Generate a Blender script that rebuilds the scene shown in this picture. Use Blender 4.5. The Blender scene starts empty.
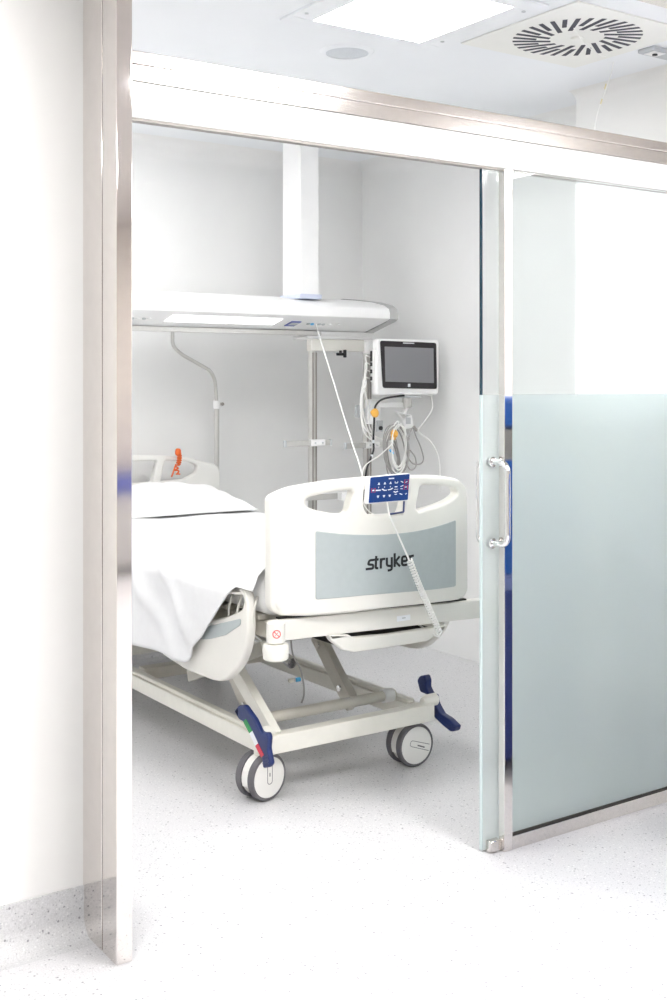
import bpy, bmesh, math, random
from mathutils import Vector, Matrix
random.seed(7)
SC = bpy.context.scene
COL = SC.collection
PI = math.pi

# ------------------------------------------------------------------ camera
F_PX, EYE, HOR, CX, YAW = 1170.0, 1.45, 380.0, 333.5, math.radians(34.5)
SY, CY = math.sin(YAW), math.cos(YAW)
cam = bpy.data.cameras.new('camera')
cam.sensor_fit = 'AUTO'; cam.sensor_width = 36.0
cam.lens = F_PX / 1000.0 * 36.0
cam.shift_y = -(500.0 - HOR) / 1000.0
cam.clip_start = 0.02
camo = bpy.data.objects.new('camera', cam); COL.objects.link(camo)
camo.location = (0, 0, EYE); camo.rotation_euler = (PI / 2, 0, -YAW)
SC.camera = camo

def at(px, py, X=None, Y=None, z=None):
    """point of the world seen at a pixel on a known plane of the room"""
    a = (px - CX) / F_PX; b = (HOR - py) / F_PX
    dx = SY + a * CY; dy = CY - a * SY
    t = X / dx if X is not None else (Y / dy if Y is not None else (z - EYE) / b)
    return Vector((dx * t, dy * t, EYE + b * t))

# ------------------------------------------------------------------ materials
def principled(name, col, rough=0.5, metal=0.0, spec=0.5, **kw):
    m = bpy.data.materials.new(name); m.use_nodes = True
    b = m.node_tree.nodes['Principled BSDF']
    b.inputs['Base Color'].default_value = (*col, 1)
    b.inputs['Roughness'].default_value = rough
    b.inputs['Metallic'].default_value = metal
    b.inputs['Specular IOR Level'].default_value = spec
    for k, v in kw.items(): b.inputs[k].default_value = v
    return m

def noisy(name, col, rough=0.5, amt=0.03, scale=20, bump=0.0, metal=0.0, bscale=None, spec=0.5):
    m = principled(name, col, rough, metal, spec)
    nt = m.node_tree; b = nt.nodes['Principled BSDF']
    tc = nt.nodes.new('ShaderNodeTexCoord'); n = nt.nodes.new('ShaderNodeTexNoise')
    n.inputs['Scale'].default_value = scale; n.inputs['Detail'].default_value = 3
    nt.links.new(tc.outputs['Object'], n.inputs['Vector'])
    r = nt.nodes.new('ShaderNodeValToRGB')
    r.color_ramp.elements[0].color = (*[max(0, c * (1 - amt)) for c in col], 1)
    r.color_ramp.elements[1].color = (*[min(1, c * (1 + amt)) for c in col], 1)
    r.color_ramp.elements[0].position = 0.3; r.color_ramp.elements[1].position = 0.7
    nt.links.new(n.outputs['Fac'], r.inputs['Fac']); nt.links.new(r.outputs['Color'], b.inputs['Base Color'])
    if bump:
        n2 = nt.nodes.new('ShaderNodeTexNoise'); n2.inputs['Scale'].default_value = bscale or scale
        nt.links.new(tc.outputs['Object'], n2.inputs['Vector'])
        bp = nt.nodes.new('ShaderNodeBump'); bp.inputs['Strength'].default_value = bump; bp.inputs['Distance'].default_value = 0.002
        nt.links.new(n2.outputs['Fac'], bp.inputs['Height']); nt.links.new(bp.outputs['Normal'], b.inputs['Normal'])
    return m

def emissive(name, col, strength):
    m = bpy.data.materials.new(name); m.use_nodes = True
    nt = m.node_tree; nt.nodes.clear()
    o = nt.nodes.new('ShaderNodeOutputMaterial'); e = nt.nodes.new('ShaderNodeEmission')
    e.inputs['Color'].default_value = (*col, 1); e.inputs['Strength'].default_value = strength
    nt.links.new(e.outputs[0], o.inputs['Surface'])
    return m

def terrazzo(name, base, rough, speck=1.0, pale=0.80):
    m = principled(name, base, rough, 0, 0.35)
    nt = m.node_tree; b = nt.nodes['Principled BSDF']
    tc = nt.nodes.new('ShaderNodeTexCoord')
    prev = None
    n = nt.nodes.new('ShaderNodeTexNoise'); n.inputs['Scale'].default_value = 260; n.inputs['Detail'].default_value = 2
    nt.links.new(tc.outputs['Object'], n.inputs['Vector'])
    r = nt.nodes.new('ShaderNodeValToRGB')
    r.color_ramp.elements[0].position = 0.3; r.color_ramp.elements[1].position = 0.65
    r.color_ramp.elements[0].color = (*[c * 0.86 for c in base], 1); r.color_ramp.elements[1].color = (*[min(1, c * 1.05) for c in base], 1)
    nt.links.new(n.outputs['Fac'], r.inputs['Fac']); prev = r.outputs['Color']
    for sc_, th, pick, c in ((70, 0.22, 0.80, (0.20, 0.20, 0.22)), (130, 0.30, 0.72, (0.40, 0.40, 0.42)), (105, 0.28, 0.75, (pale, pale, pale))):
        v = nt.nodes.new('ShaderNodeTexVoronoi'); v.inputs['Scale'].default_value = sc_
        nt.links.new(tc.outputs['Object'], v.inputs['Vector'])
        lt = nt.nodes.new('ShaderNodeMath'); lt.operation = 'LESS_THAN'; lt.inputs[1].default_value = th
        nt.links.new(v.outputs['Distance'], lt.inputs[0])
        sp = nt.nodes.new('ShaderNodeSeparateColor'); nt.links.new(v.outputs['Color'], sp.inputs[0])
        gt = nt.nodes.new('ShaderNodeMath'); gt.operation = 'GREATER_THAN'; gt.inputs[1].default_value = pick
        nt.links.new(sp.outputs[0], gt.inputs[0])
        mu = nt.nodes.new('ShaderNodeMath'); mu.operation = 'MULTIPLY'
        nt.links.new(lt.outputs[0], mu.inputs[0]); nt.links.new(gt.outputs[0], mu.inputs[1])
        mu2 = nt.nodes.new('ShaderNodeMath'); mu2.operation = 'MULTIPLY'; mu2.inputs[1].default_value = 0.8 * speck
        nt.links.new(mu.outputs[0], mu2.inputs[0])
        mx = nt.nodes.new('ShaderNodeMixRGB'); mx.inputs['Color2'].default_value = (*c, 1)
        nt.links.new(mu2.outputs[0], mx.inputs['Fac']); nt.links.new(prev, mx.inputs['Color1']); prev = mx.outputs['Color']
    nt.links.new(prev, b.inputs['Base Color'])
    return m

def glass_clear(name, tint):
    m = bpy.data.materials.new(name); m.use_nodes = True
    nt = m.node_tree; nt.nodes.clear()
    o = nt.nodes.new('ShaderNodeOutputMaterial'); t = nt.nodes.new('ShaderNodeBsdfTransparent')
    t.inputs['Color'].default_value = (*tint, 1)
    g = nt.nodes.new('ShaderNodeBsdfGlossy'); g.inputs['Roughness'].default_value = 0.0
    fr = nt.nodes.new('ShaderNodeFresnel'); fr.inputs['IOR'].default_value = 1.18
    mx = nt.nodes.new('ShaderNodeMixShader')
    nt.links.new(fr.outputs[0], mx.inputs['Fac']); nt.links.new(t.outputs[0], mx.inputs[1]); nt.links.new(g.outputs[0], mx.inputs[2])
    nt.links.new(mx.outputs[0], o.inputs['Surface'])
    return m

def glass_frosted(name, tint, fac_rough=0.55, rough=0.5):
    m = bpy.data.materials.new(name); m.use_nodes = True
    nt = m.node_tree; nt.nodes.clear()
    o = nt.nodes.new('ShaderNodeOutputMaterial')
    tr = nt.nodes.new('ShaderNodeBsdfTranslucent'); tr.inputs['Color'].default_value = (*tint, 1)
    di = nt.nodes.new('ShaderNodeBsdfDiffuse'); di.inputs['Color'].default_value = (*tint, 1)
    rf = nt.nodes.new('ShaderNodeBsdfRefraction'); rf.inputs['Color'].default_value = (*tint, 1)
    rf.inputs['Roughness'].default_value = rough; rf.inputs['IOR'].default_value = 1.12
    gl = nt.nodes.new('ShaderNodeBsdfGlossy'); gl.inputs['Roughness'].default_value = 0.12
    a = nt.nodes.new('ShaderNodeMixShader'); a.inputs['Fac'].default_value = 0.45
    nt.links.new(tr.outputs[0], a.inputs[1]); nt.links.new(di.outputs[0], a.inputs[2])
    b = nt.nodes.new('ShaderNodeMixShader'); b.inputs['Fac'].default_value = fac_rough
    nt.links.new(a.outputs[0], b.inputs[1]); nt.links.new(rf.outputs[0], b.inputs[2])
    fr = nt.nodes.new('ShaderNodeFresnel'); fr.inputs['IOR'].default_value = 1.3
    c = nt.nodes.new('ShaderNodeMixShader')
    nt.links.new(fr.outputs[0], c.inputs['Fac']); nt.links.new(b.outputs[0], c.inputs[1]); nt.links.new(gl.outputs[0], c.inputs[2])
    nt.links.new(c.outputs[0], o.inputs['Surface'])
    return m

M = dict(
    wall=noisy('wall_paint', (0.82, 0.815, 0.80), 0.55, 0.01, 6),
    wall_cool=noisy('wall_vinyl', (0.83, 0.83, 0.825), 0.45, 0.01, 5),
    ceil=noisy('ceiling_paint', (0.855, 0.875, 0.90), 0.6, 0.01, 4),
    ceil_hall=noisy('corridor_ceiling_tiles', (0.50, 0.48, 0.46), 0.6, 0.01, 4),
    floor=terrazzo('speckled_vinyl_floor', (0.655, 0.65, 0.665), 0.34),
    skirt=terrazzo('speckled_vinyl_skirting', (0.60, 0.60, 0.61), 0.45, 1.0, 0.70),
    steel=noisy('brushed_steel', (0.66, 0.62, 0.595), 0.16, 0.03, 60, 0.02, 1.0),
    mirror=noisy('polished_steel', (0.80, 0.76, 0.735), 0.07, 0.02, 30, 0.0, 1.0),
    rail=noisy('steel_rail_frame', (0.74, 0.71, 0.68), 0.22, 0.05, 80, 0.03, 1.0),
    chrome=principled('chrome', (0.85, 0.85, 0.85), 0.08, 1.0),
    alu=noisy('anodised_aluminium', (0.60, 0.59, 0.57), 0.35, 0.03, 40, 0, 0.6),
    alu_dark=principled('aluminium_groove', (0.34, 0.32, 0.30), 0.5, 0.4),
    white=noisy('white_powder_coat', (0.86, 0.86, 0.86), 0.35, 0.01, 12),
    header=noisy('white_header_paint', (0.90, 0.90, 0.90), 0.35, 0.01, 12),
    cream=noisy('cream_bed_plastic', (0.77, 0.757, 0.71), 0.36, 0.012, 14),
    cream2=noisy('pale_headboard_plastic', (0.76, 0.755, 0.73), 0.4, 0.012, 14),
    frame=noisy('warm_grey_frame_paint', (0.60, 0.575, 0.51), 0.38, 0.03, 30),
    frame_lt=noisy('cream_frame_paint', (0.77, 0.755, 0.69), 0.36, 0.02, 30),
    inset=noisy('grey_laminate', (0.42, 0.465, 0.47), 0.35, 0.02, 40, 0.0, 0.0),
    black=principled('black_lettering', (0.008, 0.008, 0.01), 0.4),
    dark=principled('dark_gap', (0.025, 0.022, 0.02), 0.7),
    tyre=noisy('grey_rubber_tyre', (0.13, 0.125, 0.135), 0.6, 0.05, 50),
    wheel=noisy('white_wheel_cover', (0.80, 0.79, 0.76), 0.4, 0.01, 20),
    blue=noisy('blue_pedal_plastic', (0.0075, 0.021, 0.115), 0.35, 0.08, 60, 0.1, 0, 220),
    blue_pad=principled('blue_keypad_film', (0.003, 0.036, 0.19), 0.35),
    white_film=principled('white_print', (0.85, 0.87, 0.9), 0.4),
    red_film=principled('red_print', (0.55, 0.03, 0.06), 0.4),
    red_pale=principled('pale_red_print', (0.80, 0.13, 0.13), 0.5),
    green_film=principled('green_print', (0.02, 0.25, 0.06), 0.4),
    cotton=noisy('white_cotton', (0.78, 0.785, 0.795), 0.85, 0.015, 30, 0.25, 0, 320, 0.2),
    pillow=noisy('white_pillow_cotton', (0.90, 0.90, 0.90), 0.85, 0.015, 30, 0.2, 0, 320, 0.2),
    mattress=noisy('pale_mattress_cover', (0.74, 0.74, 0.73), 0.6, 0.02, 30, 0.1, 0, 120),
    screen=principled('grey_screen', (0.235, 0.235, 0.25), 0.28, 0, 0.4),
    bezel=principled('dark_bezel', (0.018, 0.014, 0.018), 0.25),
    cable=noisy('white_cable', (0.88, 0.88, 0.86), 0.45, 0.02, 60),
    cable_grey=noisy('grey_cable', (0.38, 0.37, 0.36), 0.45, 0.04, 60),
    black_plastic=principled('black_plastic', (0.015, 0.015, 0.018), 0.4),
    orange=noisy('orange_cable', (0.72, 0.13, 0.02), 0.45, 0.05, 80),
    amber=noisy('amber_clip_plastic', (0.85, 0.45, 0.08), 0.4, 0.05, 80),
    cyan=principled('cyan_cable_tag', (0.10, 0.50, 0.85), 0.4),
    vent=noisy('vent_panel_paint', (0.84, 0.84, 0.81), 0.5, 0.01, 10),
    slot=principled('dark_vent_slot', (0.055, 0.055, 0.075), 0.7),
    grey=principled('pale_grey_plastic', (0.52, 0.54, 0.56), 0.5),
    speaker=noisy('perforated_grey_grille', (0.60, 0.63, 0.66), 0.6, 0.1, 300),
    lblue=principled('blue_socket', (0.10, 0.13, 0.42), 0.4),
    glass_edge=principled('dark_glass_edge', (0.006, 0.035, 0.06), 0.15),
    frost_edge=principled('pale_glass_edge', (0.58, 0.68, 0.68), 0.3),
    clear=glass_clear('clear_glass', (0.982, 0.993, 0.992)),
    frost=glass_frosted('frosted_glass', (0.945, 0.983, 0.979), 0.72, 0.45),
    lamp=emissive('lit_diffuser', (1.0, 0.99, 0.975), 17.0),
    fill_left=emissive('dim_fill_diffuser', (1.0, 0.99, 0.975), 9.3),
    lamp_hall=emissive('lit_corridor_diffuser', (1.0, 0.99, 0.975), 32.0),
    lamp_small=emissive('lit_reading_light', (1.0, 1.0, 0.99), 2.5),
    wall_glow=emissive('added_wall_glow', (0.98, 0.99, 1.0), 1.15),  # glow of the panel added to whiten the near right wall
    trol=noisy('blue_trolley_paint', (0.035, 0.055, 0.26), 0.4, 0.03, 20),
    trol_lt=noisy('bright_blue_drawer', (0.02, 0.13, 0.55), 0.35, 0.03, 20),
    hall_wall=noisy('beige_corridor_wall', (0.46, 0.425, 0.395), 0.6, 0.02, 5),
    hall_grey=noisy('grey_laminate_counter', (0.36, 0.35, 0.35), 0.5, 0.03, 10),
)

# ------------------------------------------------------------------ object helpers
def world_off(o):
    v = Vector((0, 0, 0))
    while o is not None:
        v += o.location; o = o.parent
    return v

def link(name, me, mats, parent=None, smooth=None):
    """link a mesh built in world coordinates as ONE object under its thing"""
    if isinstance(me, bmesh.types.BMesh):
        bm = me; me = bpy.data.meshes.new(name)
        bmesh.ops.recalc_face_normals(bm, faces=bm.faces[:])
        bm.to_mesh(me); bm.free()
    off = world_off(parent)
    if off.length: me.transform(Matrix.Translation(-off))
    o = bpy.data.objects.new(name, me); COL.objects.link(o)
    if not isinstance(mats, (list, tuple)): mats = [mats]
    for m in mats: me.materials.append(m)
    if parent is not None: o.parent = parent
    if smooth is not None:
        for p in me.polygons: p.use_smooth = True
        if smooth < PI - 0.01:
            me.set_sharp_from_angle(angle=smooth)
            wn_ = o.modifiers.new('weighted_normals', 'WEIGHTED_NORMAL'); wn_.keep_sharp = True; wn_.weight = 80
    return o
SM = math.radians(38)

def tag(o, label, cat=None, group=None):
    o['label'] = label
    if cat: o['category'] = cat
    if group: o['group'] = group
    return o

def thing(name, label, cat, loc, group=None):
    o = bpy.data.objects.new(name, None); COL.objects.link(o)
    o.location = loc; o.empty_display_size = 0.1
    return tag(o, label, cat, group)

def struct(name, bm, m, parent=None, smooth=None):
    o = link(name, bm, m, parent, smooth)
    if parent is None: o['kind'] = 'structure'
    return o

def rebase(o, p):
    """move the origin of a single-mesh thing to its base"""
    p = Vector(p); o.data.transform(Matrix.Translation(-p)); o.location = p
    return o

def box(bm, x0, x1, y0, y1, z0, z1, bev=0.0, seg=2, mi=0):
    vs = [bm.verts.new(p) for p in ((x0, y0, z0), (x1, y0, z0), (x1, y1, z0), (x0, y1, z0), (x0, y0, z1), (x1, y0, z1), (x1, y1, z1), (x0, y1, z1))]
    fs = [bm.faces.new([vs[i] for i in q]) for q in ((3, 2, 1, 0), (4, 5, 6, 7), (0, 1, 5, 4), (1, 2, 6, 5), (2, 3, 7, 6), (3, 0, 4, 7))]
    for f in fs: f.material_index = mi
    if bev > 0:
        es = list({e for f in fs for e in f.edges})
        bmesh.ops.bevel(bm, geom=es, offset=bev, segments=seg, affect='EDGES', profile=0.5)
    return bm

def B(*a, **k): return box(bmesh.new(), *a, **k)

def beam(bm, p, q, w, h, bev=0.004, up=(0, 0, 1)):
    """rectangular bar from p to q, w sideways, h upwards"""
    p, q = Vector(p), Vector(q); d = (q - p); L = d.length; d.normalize()
    s = d.cross(Vector(up)).normalized(); u = s.cross(d)
    t = bmesh.new(); box(t, -w / 2, w / 2, 0, L, -h / 2, h / 2, bev, 2)
    mt = Matrix(((s.x, d.x, u.x, p.x), (s.y, d.y, u.y, p.y), (s.z, d.z, u.z, p.z), (0, 0, 0, 1)))
    merge(bm, t, mt); return bm

def merge(bm, t, mt=None):
    if mt is not None: t.transform(mt)
    me = bpy.data.meshes.new('tmp'); t.to_mesh(me); t.free()
    bm.from_mesh(me); bpy.data.meshes.remove(me)

def tube(bm, pts, r, seg=8, closed=False, caps=True):
    pts = [Vector(p) for p in pts]; n = len(pts)
    tang = []
    for i in range(n):
        a = pts[i - 1] if (i > 0 or closed) else pts[i]
        b = pts[(i + 1) % n] if (i < n - 1 or closed) else pts[i]
        t = (b - a); tang.append(t.normalized() if t.length > 1e-9 else Vector((0, 0, 1)))
    ref = Vector((0, 0, 1)) if abs(tang[0].z) < 0.9 else Vector((1, 0, 0))
    nrm = tang[0].cross(ref).normalized(); rings = []
    for i in range(n):
        nrm = (nrm - tang[i] * nrm.dot(tang[i])).normalized()
        bi = tang[i].cross(nrm)
        rr = r[i] if isinstance(r, (list, tuple)) else r
        rings.append([bm.verts.new(pts[i] + nrm * (rr * math.cos(2 * PI * k / seg)) + bi * (rr * math.sin(2 * PI * k / seg))) for k in range(seg)])
    m = n if closed else n - 1
    for i in range(m):
        a, b = rings[i], rings[(i + 1) % n]
        sh = 0
        if closed and i == n - 1:
            sh = min(range(seg), key=lambda q: (a[0].co - b[q].co).length)
        for k in range(seg):
            bm.faces.new((a[k], a[(k + 1) % seg], b[(k + 1 + sh) % seg], b[(k + sh) % seg]))
    if caps and not closed:
        bm.faces.new(rings[0][::-1]); bm.faces.new(rings[-1])
    return bm

def T(pts, r, seg=8, **k): return tube(bmesh.new(), pts, r, seg, **k)

def spline(pts, n=10, closed=False):
    pts = [Vector(p) for p in pts]; N = len(pts); out = []
    for i in range(N if closed else N - 1):
        if closed:
            p0, p1, p2, p3 = pts[i - 1], pts[i], pts[(i + 1) % N], pts[(i + 2) % N]
        else:
            p0, p1, p2, p3 = pts[max(i - 1, 0)], pts[i], pts[i + 1], pts[min(i + 2, N - 1)]
        for j in range(n):
            t = j / n
            out.append(0.5 * ((2 * p1) + (p2 - p0) * t + (2 * p0 - 5 * p1 + 4 * p2 - p3) * t * t + (3 * p1 - p0 - 3 * p2 + p3) * t ** 3))
    if not closed: out.append(pts[-1])
    return out

def fillet(pts, r, n=6, closed=False):
    pts = [Vector(p) for p in pts]; N = len(pts); out = []
    for i, p in enumerate(pts):
        rr = r[i] if isinstance(r, (list, tuple)) else r
        if (not closed and i in (0, N - 1)) or rr <= 0: out.append(p); continue
        a = pts[i - 1] - p; b = pts[(i + 1) % N] - p
        la, lb = a.length, b.length; d = min(rr, la * 0.49, lb * 0.49)
        A = p + a.normalized() * d; Bp = p + b.normalized() * d
        for k in range(n + 1):
            t = k / n; out.append((1 - t) ** 2 * A + 2 * t * (1 - t) * p + t * t * Bp)
    return out

def helix(path, r, turns, n=12):
    """coil of the given radius wound round a polyline"""
    path = [Vector(p) for p in path]
    L = [0]
    for a, b in zip(path, path[1:]): L.append(L[-1] + (b - a).length)
    def pos(s):
        for i in range(len(path) - 1):
            if s <= L[i + 1] or i == len(path) - 2:
                t = (s - L[i]) / max(1e-9, L[i + 1] - L[i]); return path[i].lerp(path[i + 1], t), (path[i + 1] - path[i]).normalized()
    out = []; nrm = None; N = int(turns * n)
    for k in range(N + 1):
        p, d = pos(L[-1] * k / N)
        if nrm is None: nrm = d.cross(Vector((0, 1, 0.1))).normalized()
        nrm = (nrm - d * nrm.dot(d)).normalized(); bi = d.cross(nrm)
        a = 2 * PI * k / n
        out.append(p + nrm * (r * math.cos(a)) + bi * (r * math.sin(a)))
    return out

def lathe(bm, prof, c, axis='z', seg=32, close=True):
    """prof: list of (radius, height) from bottom to top"""
    c = Vector(c); rings = []
    A = {'x': Vector((1, 0, 0)), 'y': Vector((0, 1, 0)), 'z': Vector((0, 0, 1))}[axis] if isinstance(axis, str) else Vector(axis).normalized()
    u = A.cross(Vector((0, 0, 1)) if abs(A.z) < 0.9 else Vector((1, 0, 0))).normalized(); v = A.cross(u)
    for r, h in prof:
        rings.append([bm.verts.new(c + A * h + u * (r * math.cos(2 * PI * k / seg)) + v * (r * math.sin(2 * PI * k / seg))) for k in range(seg)])
    for a, b in zip(rings, rings[1:]):
        for k in range(seg): bm.faces.new((a[k], a[(k + 1) % seg], b[(k + 1) % seg], b[k]))
    if close: bm.faces.new(rings[0][::-1]); bm.faces.new(rings[-1])
    return bm

def plate(outline, holes, thick, bev, fn, cuts=None, res=3):
    """flat shape with holes and rounded edges, cut in strips along u and then laid into the world by fn(u, v, w)"""
    bm = bmesh.new(); loops = []
    for li, poly in enumerate([outline] + holes):
        pts = []
        for p in poly:
            q = Vector((p[0], p[1]))
            if not pts or (q - pts[-1]).length > 6e-4: pts.append(q)
        if (pts[0] - pts[-1]).length < 6e-4: pts.pop()
        n = len(pts)
        area = sum(pts[i].x * pts[(i + 1) % n].y - pts[(i + 1) % n].x * pts[i].y for i in range(n))
        if area < 0: pts.reverse()
        nrm = []
        for i in range(n):
            a = (pts[i] - pts[i - 1]).normalized(); b = (pts[(i + 1) % n] - pts[i]).normalized()
            na, nb = Vector((-a.y, a.x)), Vector((-b.y, b.x))
            m = (na + nb)
            m = m.normalized() / max(0.5, m.normalized().dot(na)) if m.length > 1e-6 else na
            nrm.append(m if li == 0 else -m)
        rings = []; h = thick / 2
        steps = [(bev * (1 - math.sin(PI / 2 * k / res)), -h + bev * (1 - math.cos(PI / 2 * k / res))) for k in range(res + 1)]
        steps += [(i_, -w_) for i_, w_ in steps[::-1]]
        for ins_, w_ in steps:
            rings.append([bm.verts.new((pts[i].x + nrm[i].x * ins_, pts[i].y + nrm[i].y * ins_, w_)) for i in range(n)])
        for A_, B_ in zip(rings, rings[1:]):
            for i in range(n): bm.faces.new((A_[i], A_[(i + 1) % n], B_[(i + 1) % n], B_[i]))
        loops.append((rings[0], rings[-1]))
    from mathutils.geometry import delaunay_2d_cdt
    def inside(p, lp):
        c = False; n = len(lp)
        for i in range(n):
            a, b = lp[i], lp[i - 1]
            if (a.y > p.y) != (b.y > p.y) and p.x < (b.x - a.x) * (p.y - a.y) / (b.y - a.y) + a.x: c = not c
        return c
    flat = [[v.co.xy.copy() for v in lp[0]] for lp in loops]
    allp = [p for lp in flat for p in lp]; edges = []; k0 = 0
    for lp in flat:
        edges += [(k0 + i, k0 + (i + 1) % len(lp)) for i in range(len(lp))]; k0 += len(lp)
    ov, oe, of, iv, ie, if_ = delaunay_2d_cdt(allp, edges, [], 0, 1e-7)
    for side in (0, 1):
        vs = [v for lp in loops for v in lp[side]]
        for f in of:
            c = sum((ov[i] for i in f), Vector((0, 0))) / 3
            if not inside(c, flat[0]) or any(inside(c, h_) for h_ in flat[1:]): continue
            t = [iv[i][0] for i in f if iv[i]]
            if len(set(t)) == 3:
                try: bm.faces.new([vs[i] for i in t])
                except ValueError: pass
    bmesh.ops.recalc_face_normals(bm, faces=bm.faces[:])
    if cuts:
        for c in cuts:
            bmesh.ops.bisect_plane(bm, geom=bm.verts[:] + bm.edges[:] + bm.faces[:], plane_co=(c, 0, 0), plane_no=(1, 0, 0), dist=1e-6)
    for v in bm.verts: v.co = Vector(fn(v.co.x, v.co.y, v.co.z))
    return bm

def ribbon(bm, pts, w, th, fn, closed=False):
    """flat stroke of a letter or mark"""
    pts = [Vector((p[0], p[1], 0)) for p in pts]; n = len(pts); L, R = [], []
    for i in range(n):
        a = pts[max(0, i - 1)] if not closed else pts[i - 1]
        b = pts[min(n - 1, i + 1)] if not closed else pts[(i + 1) % n]
        t = (b - a).normalized(); k = Vector((-t.y, t.x, 0))
        L.append(pts[i] + k * w / 2); R.append(pts[i] - k * w / 2)
    vt = [(bm.verts.new(fn(a.x, a.y, th)), bm.verts.new(fn(b.x, b.y, th)), bm.verts.new(fn(a.x, a.y, 0)), bm.verts.new(fn(b.x, b.y, 0))) for a, b in zip(L, R)]
    for i in range(n if closed else n - 1):
        a, b = vt[i], vt[(i + 1) % n]
        for q in ((a[0], a[1], b[1], b[0]), (a[2], b[2], b[3], a[3]), (a[0], b[0], b[2], a[2]), (a[1], a[3], b[3], b[1])): bm.faces.new(q)
    if not closed:
        for a in (vt[0], vt[-1]): bm.faces.new((a[0], a[2], a[3], a[1]))
    return bm

# ================================================================== THE SETTING
CEIL = 2.70
JX = 3.757          # near right wall of the room
# floor
bm = bmesh.new(); box(bm, -3.0, 5.2, -3.2, 5.75, -0.12, 0.0)
struct('floor', bm, M['floor'])
# ceiling (one continuous slab over corridor and room)
bm = bmesh.new(); box(bm, -3.0, 5.2, 2.600, 5.75, CEIL, CEIL + 0.12)
struct('ceiling', bm, M['ceil'])
bm = bmesh.new(); box(bm, -3.0, 5.2, -3.2, 2.599, CEIL, CEIL + 0.12)
struct('ceiling_corridor', bm, M['ceil_hall'])
# back wall of the room with a soft cove to the ceiling
def coved(y, x0, x1, r=0.10, n=8):
    prof = [(y, 0.0), (y, CEIL - r)]
    for k in range(1, n + 1):
        a = PI / 2 * k / n; prof.append((y - r + r * math.cos(a), CEIL - r + r * math.sin(a)))
    return prof + [(y + 0.14, CEIL), (y + 0.14, 0.0)]
def extrude_prof(prof, fa, fb):
    bm = bmesh.new()
    A = [bm.verts.new(fa(*p)) for p in prof]; Bv = [bm.verts.new(fb(*p)) for p in prof]
    n = len(prof)
    for i in range(n): bm.faces.new((A[i], A[(i + 1) % n], Bv[(i + 1) % n], Bv[i]))
    bm.faces.new(A[::-1]); bm.faces.new(Bv)
    return bm
pr = coved(5.54, 0, 0)
struct('wall_back', extrude_prof(pr, lambda y, z: (0.2, y, z), lambda y, z: (4.16, y, z)), M['wall_cool'], smooth=SM)
pr = coved(4.013, 0, 0)
struct('wall_right', extrude_prof(pr, lambda x, z: (x, 3.60, z), lambda x, z: (x, 5.54, z)), M['wall_cool'], smooth=SM)
pr = coved(JX, 0, 0, 0.05, 8)
struct('wall_right_front', extrude_prof(pr, lambda x, z: (x, 2.60, z), lambda x, z: (x, 3.60, z)), M['wall'], smooth=SM)
bm = bmesh.new(); box(bm, JX + 0.14, 4.153, 3.46, 3.60, 0, CEIL)
struct('wall_return', bm, M['wall_cool'])
bm = bmesh.new(); box(bm, 0.06, 0.20, 3.02, 5.68, 0, CEIL)
struct('wall_room_left', bm, M['wall_cool'])
# partition between corridor and room, left of the doorway
bm = bmesh.new(); box(bm, -3.0, 1.200, 2.900, 3.02, 0, CEIL)
struct('wall_left', bm, M['wall'])
bm = bmesh.new(); box(bm, JX + 0.14, 5.2, 2.60, 2.72, 0, CEIL)
struct('wall_corridor_right', bm, M['wall'])
bm = bmesh.new(); box(bm, -3.0, 5.2, -3.32, -3.2, 0, CEIL); struct('wall_corridor_back', bm, M['hall_wall'])
bm = bmesh.new(); box(bm, -3.12, -3.0, -3.2, 3.02, 0, CEIL); struct('wall_corridor_end', bm, M['wall'])
bm = bmesh.new(); box(bm, 5.2, 5.32, -3.2, 2.72, 0, CEIL); struct('wall_corridor_far', bm, M['wall'])
# coved vinyl skirting at the foot of the left wall
pr = [(2.899, 0.127), (2.894, 0.127)]
for k in range(11):
    a = PI / 2 * k / 10; pr.append((2.894 - 0.055 + 0.055 * math.cos(a), 0.0553 - 0.055 * math.sin(a)))
pr += [(2.825, 0.0003), (2.825, 0.0001), (2.899, 0.0001)]
struct('baseboard_left', extrude_prof(pr, lambda y, z: (-3.0, y, z), lambda y, z: (1.1962, y, z)), M['skirt'], smooth=SM)
# skirting in the room
pr2 = [(5.539, 0.10), (5.533, 0.10), (5.533, 0.04), (5.52, 0.015), (5.49, 0.001), (5.539, 0.001)]
struct('baseboard_back', extrude_prof(pr2, lambda y, z: (0.2, y, z), lambda y, z: (4.01, y, z)), M['skirt'])
d = JX - 5.54
struct('baseboard_right', extrude_prof([(p[0] + d, p[1]) for p in pr2], lambda x, z: (x, 2.72, z), lambda x, z: (x, 3.59, z)), M['skirt'])

# added glowing panel in a frame, brightens the near right wall
wn = bpy.data.objects.new('glow_panel', None); COL.objects.link(wn); wn['kind'] = 'structure'; wn.location = (JX, 3.15, 1.0)
bm = bmesh.new(); box(bm, JX - 0.006, JX - 0.001, 2.76, 3.585, 1.30, 2.30); link('glow_face', bm, M['wall_glow'], wn)
for a_ in ((2.73, 3.598, 1.265, 1.299), (2.73, 3.598, 2.301, 2.335), (2.73, 2.759, 1.299, 2.301), (3.586, 3.598, 1.299, 2.301)):
    bm = bmesh.new(); box(bm, JX - 0.016, JX - 0.001, *a_, 0.002, 1); link('glow_panel_frame', bm, M['white'], wn)

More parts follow.
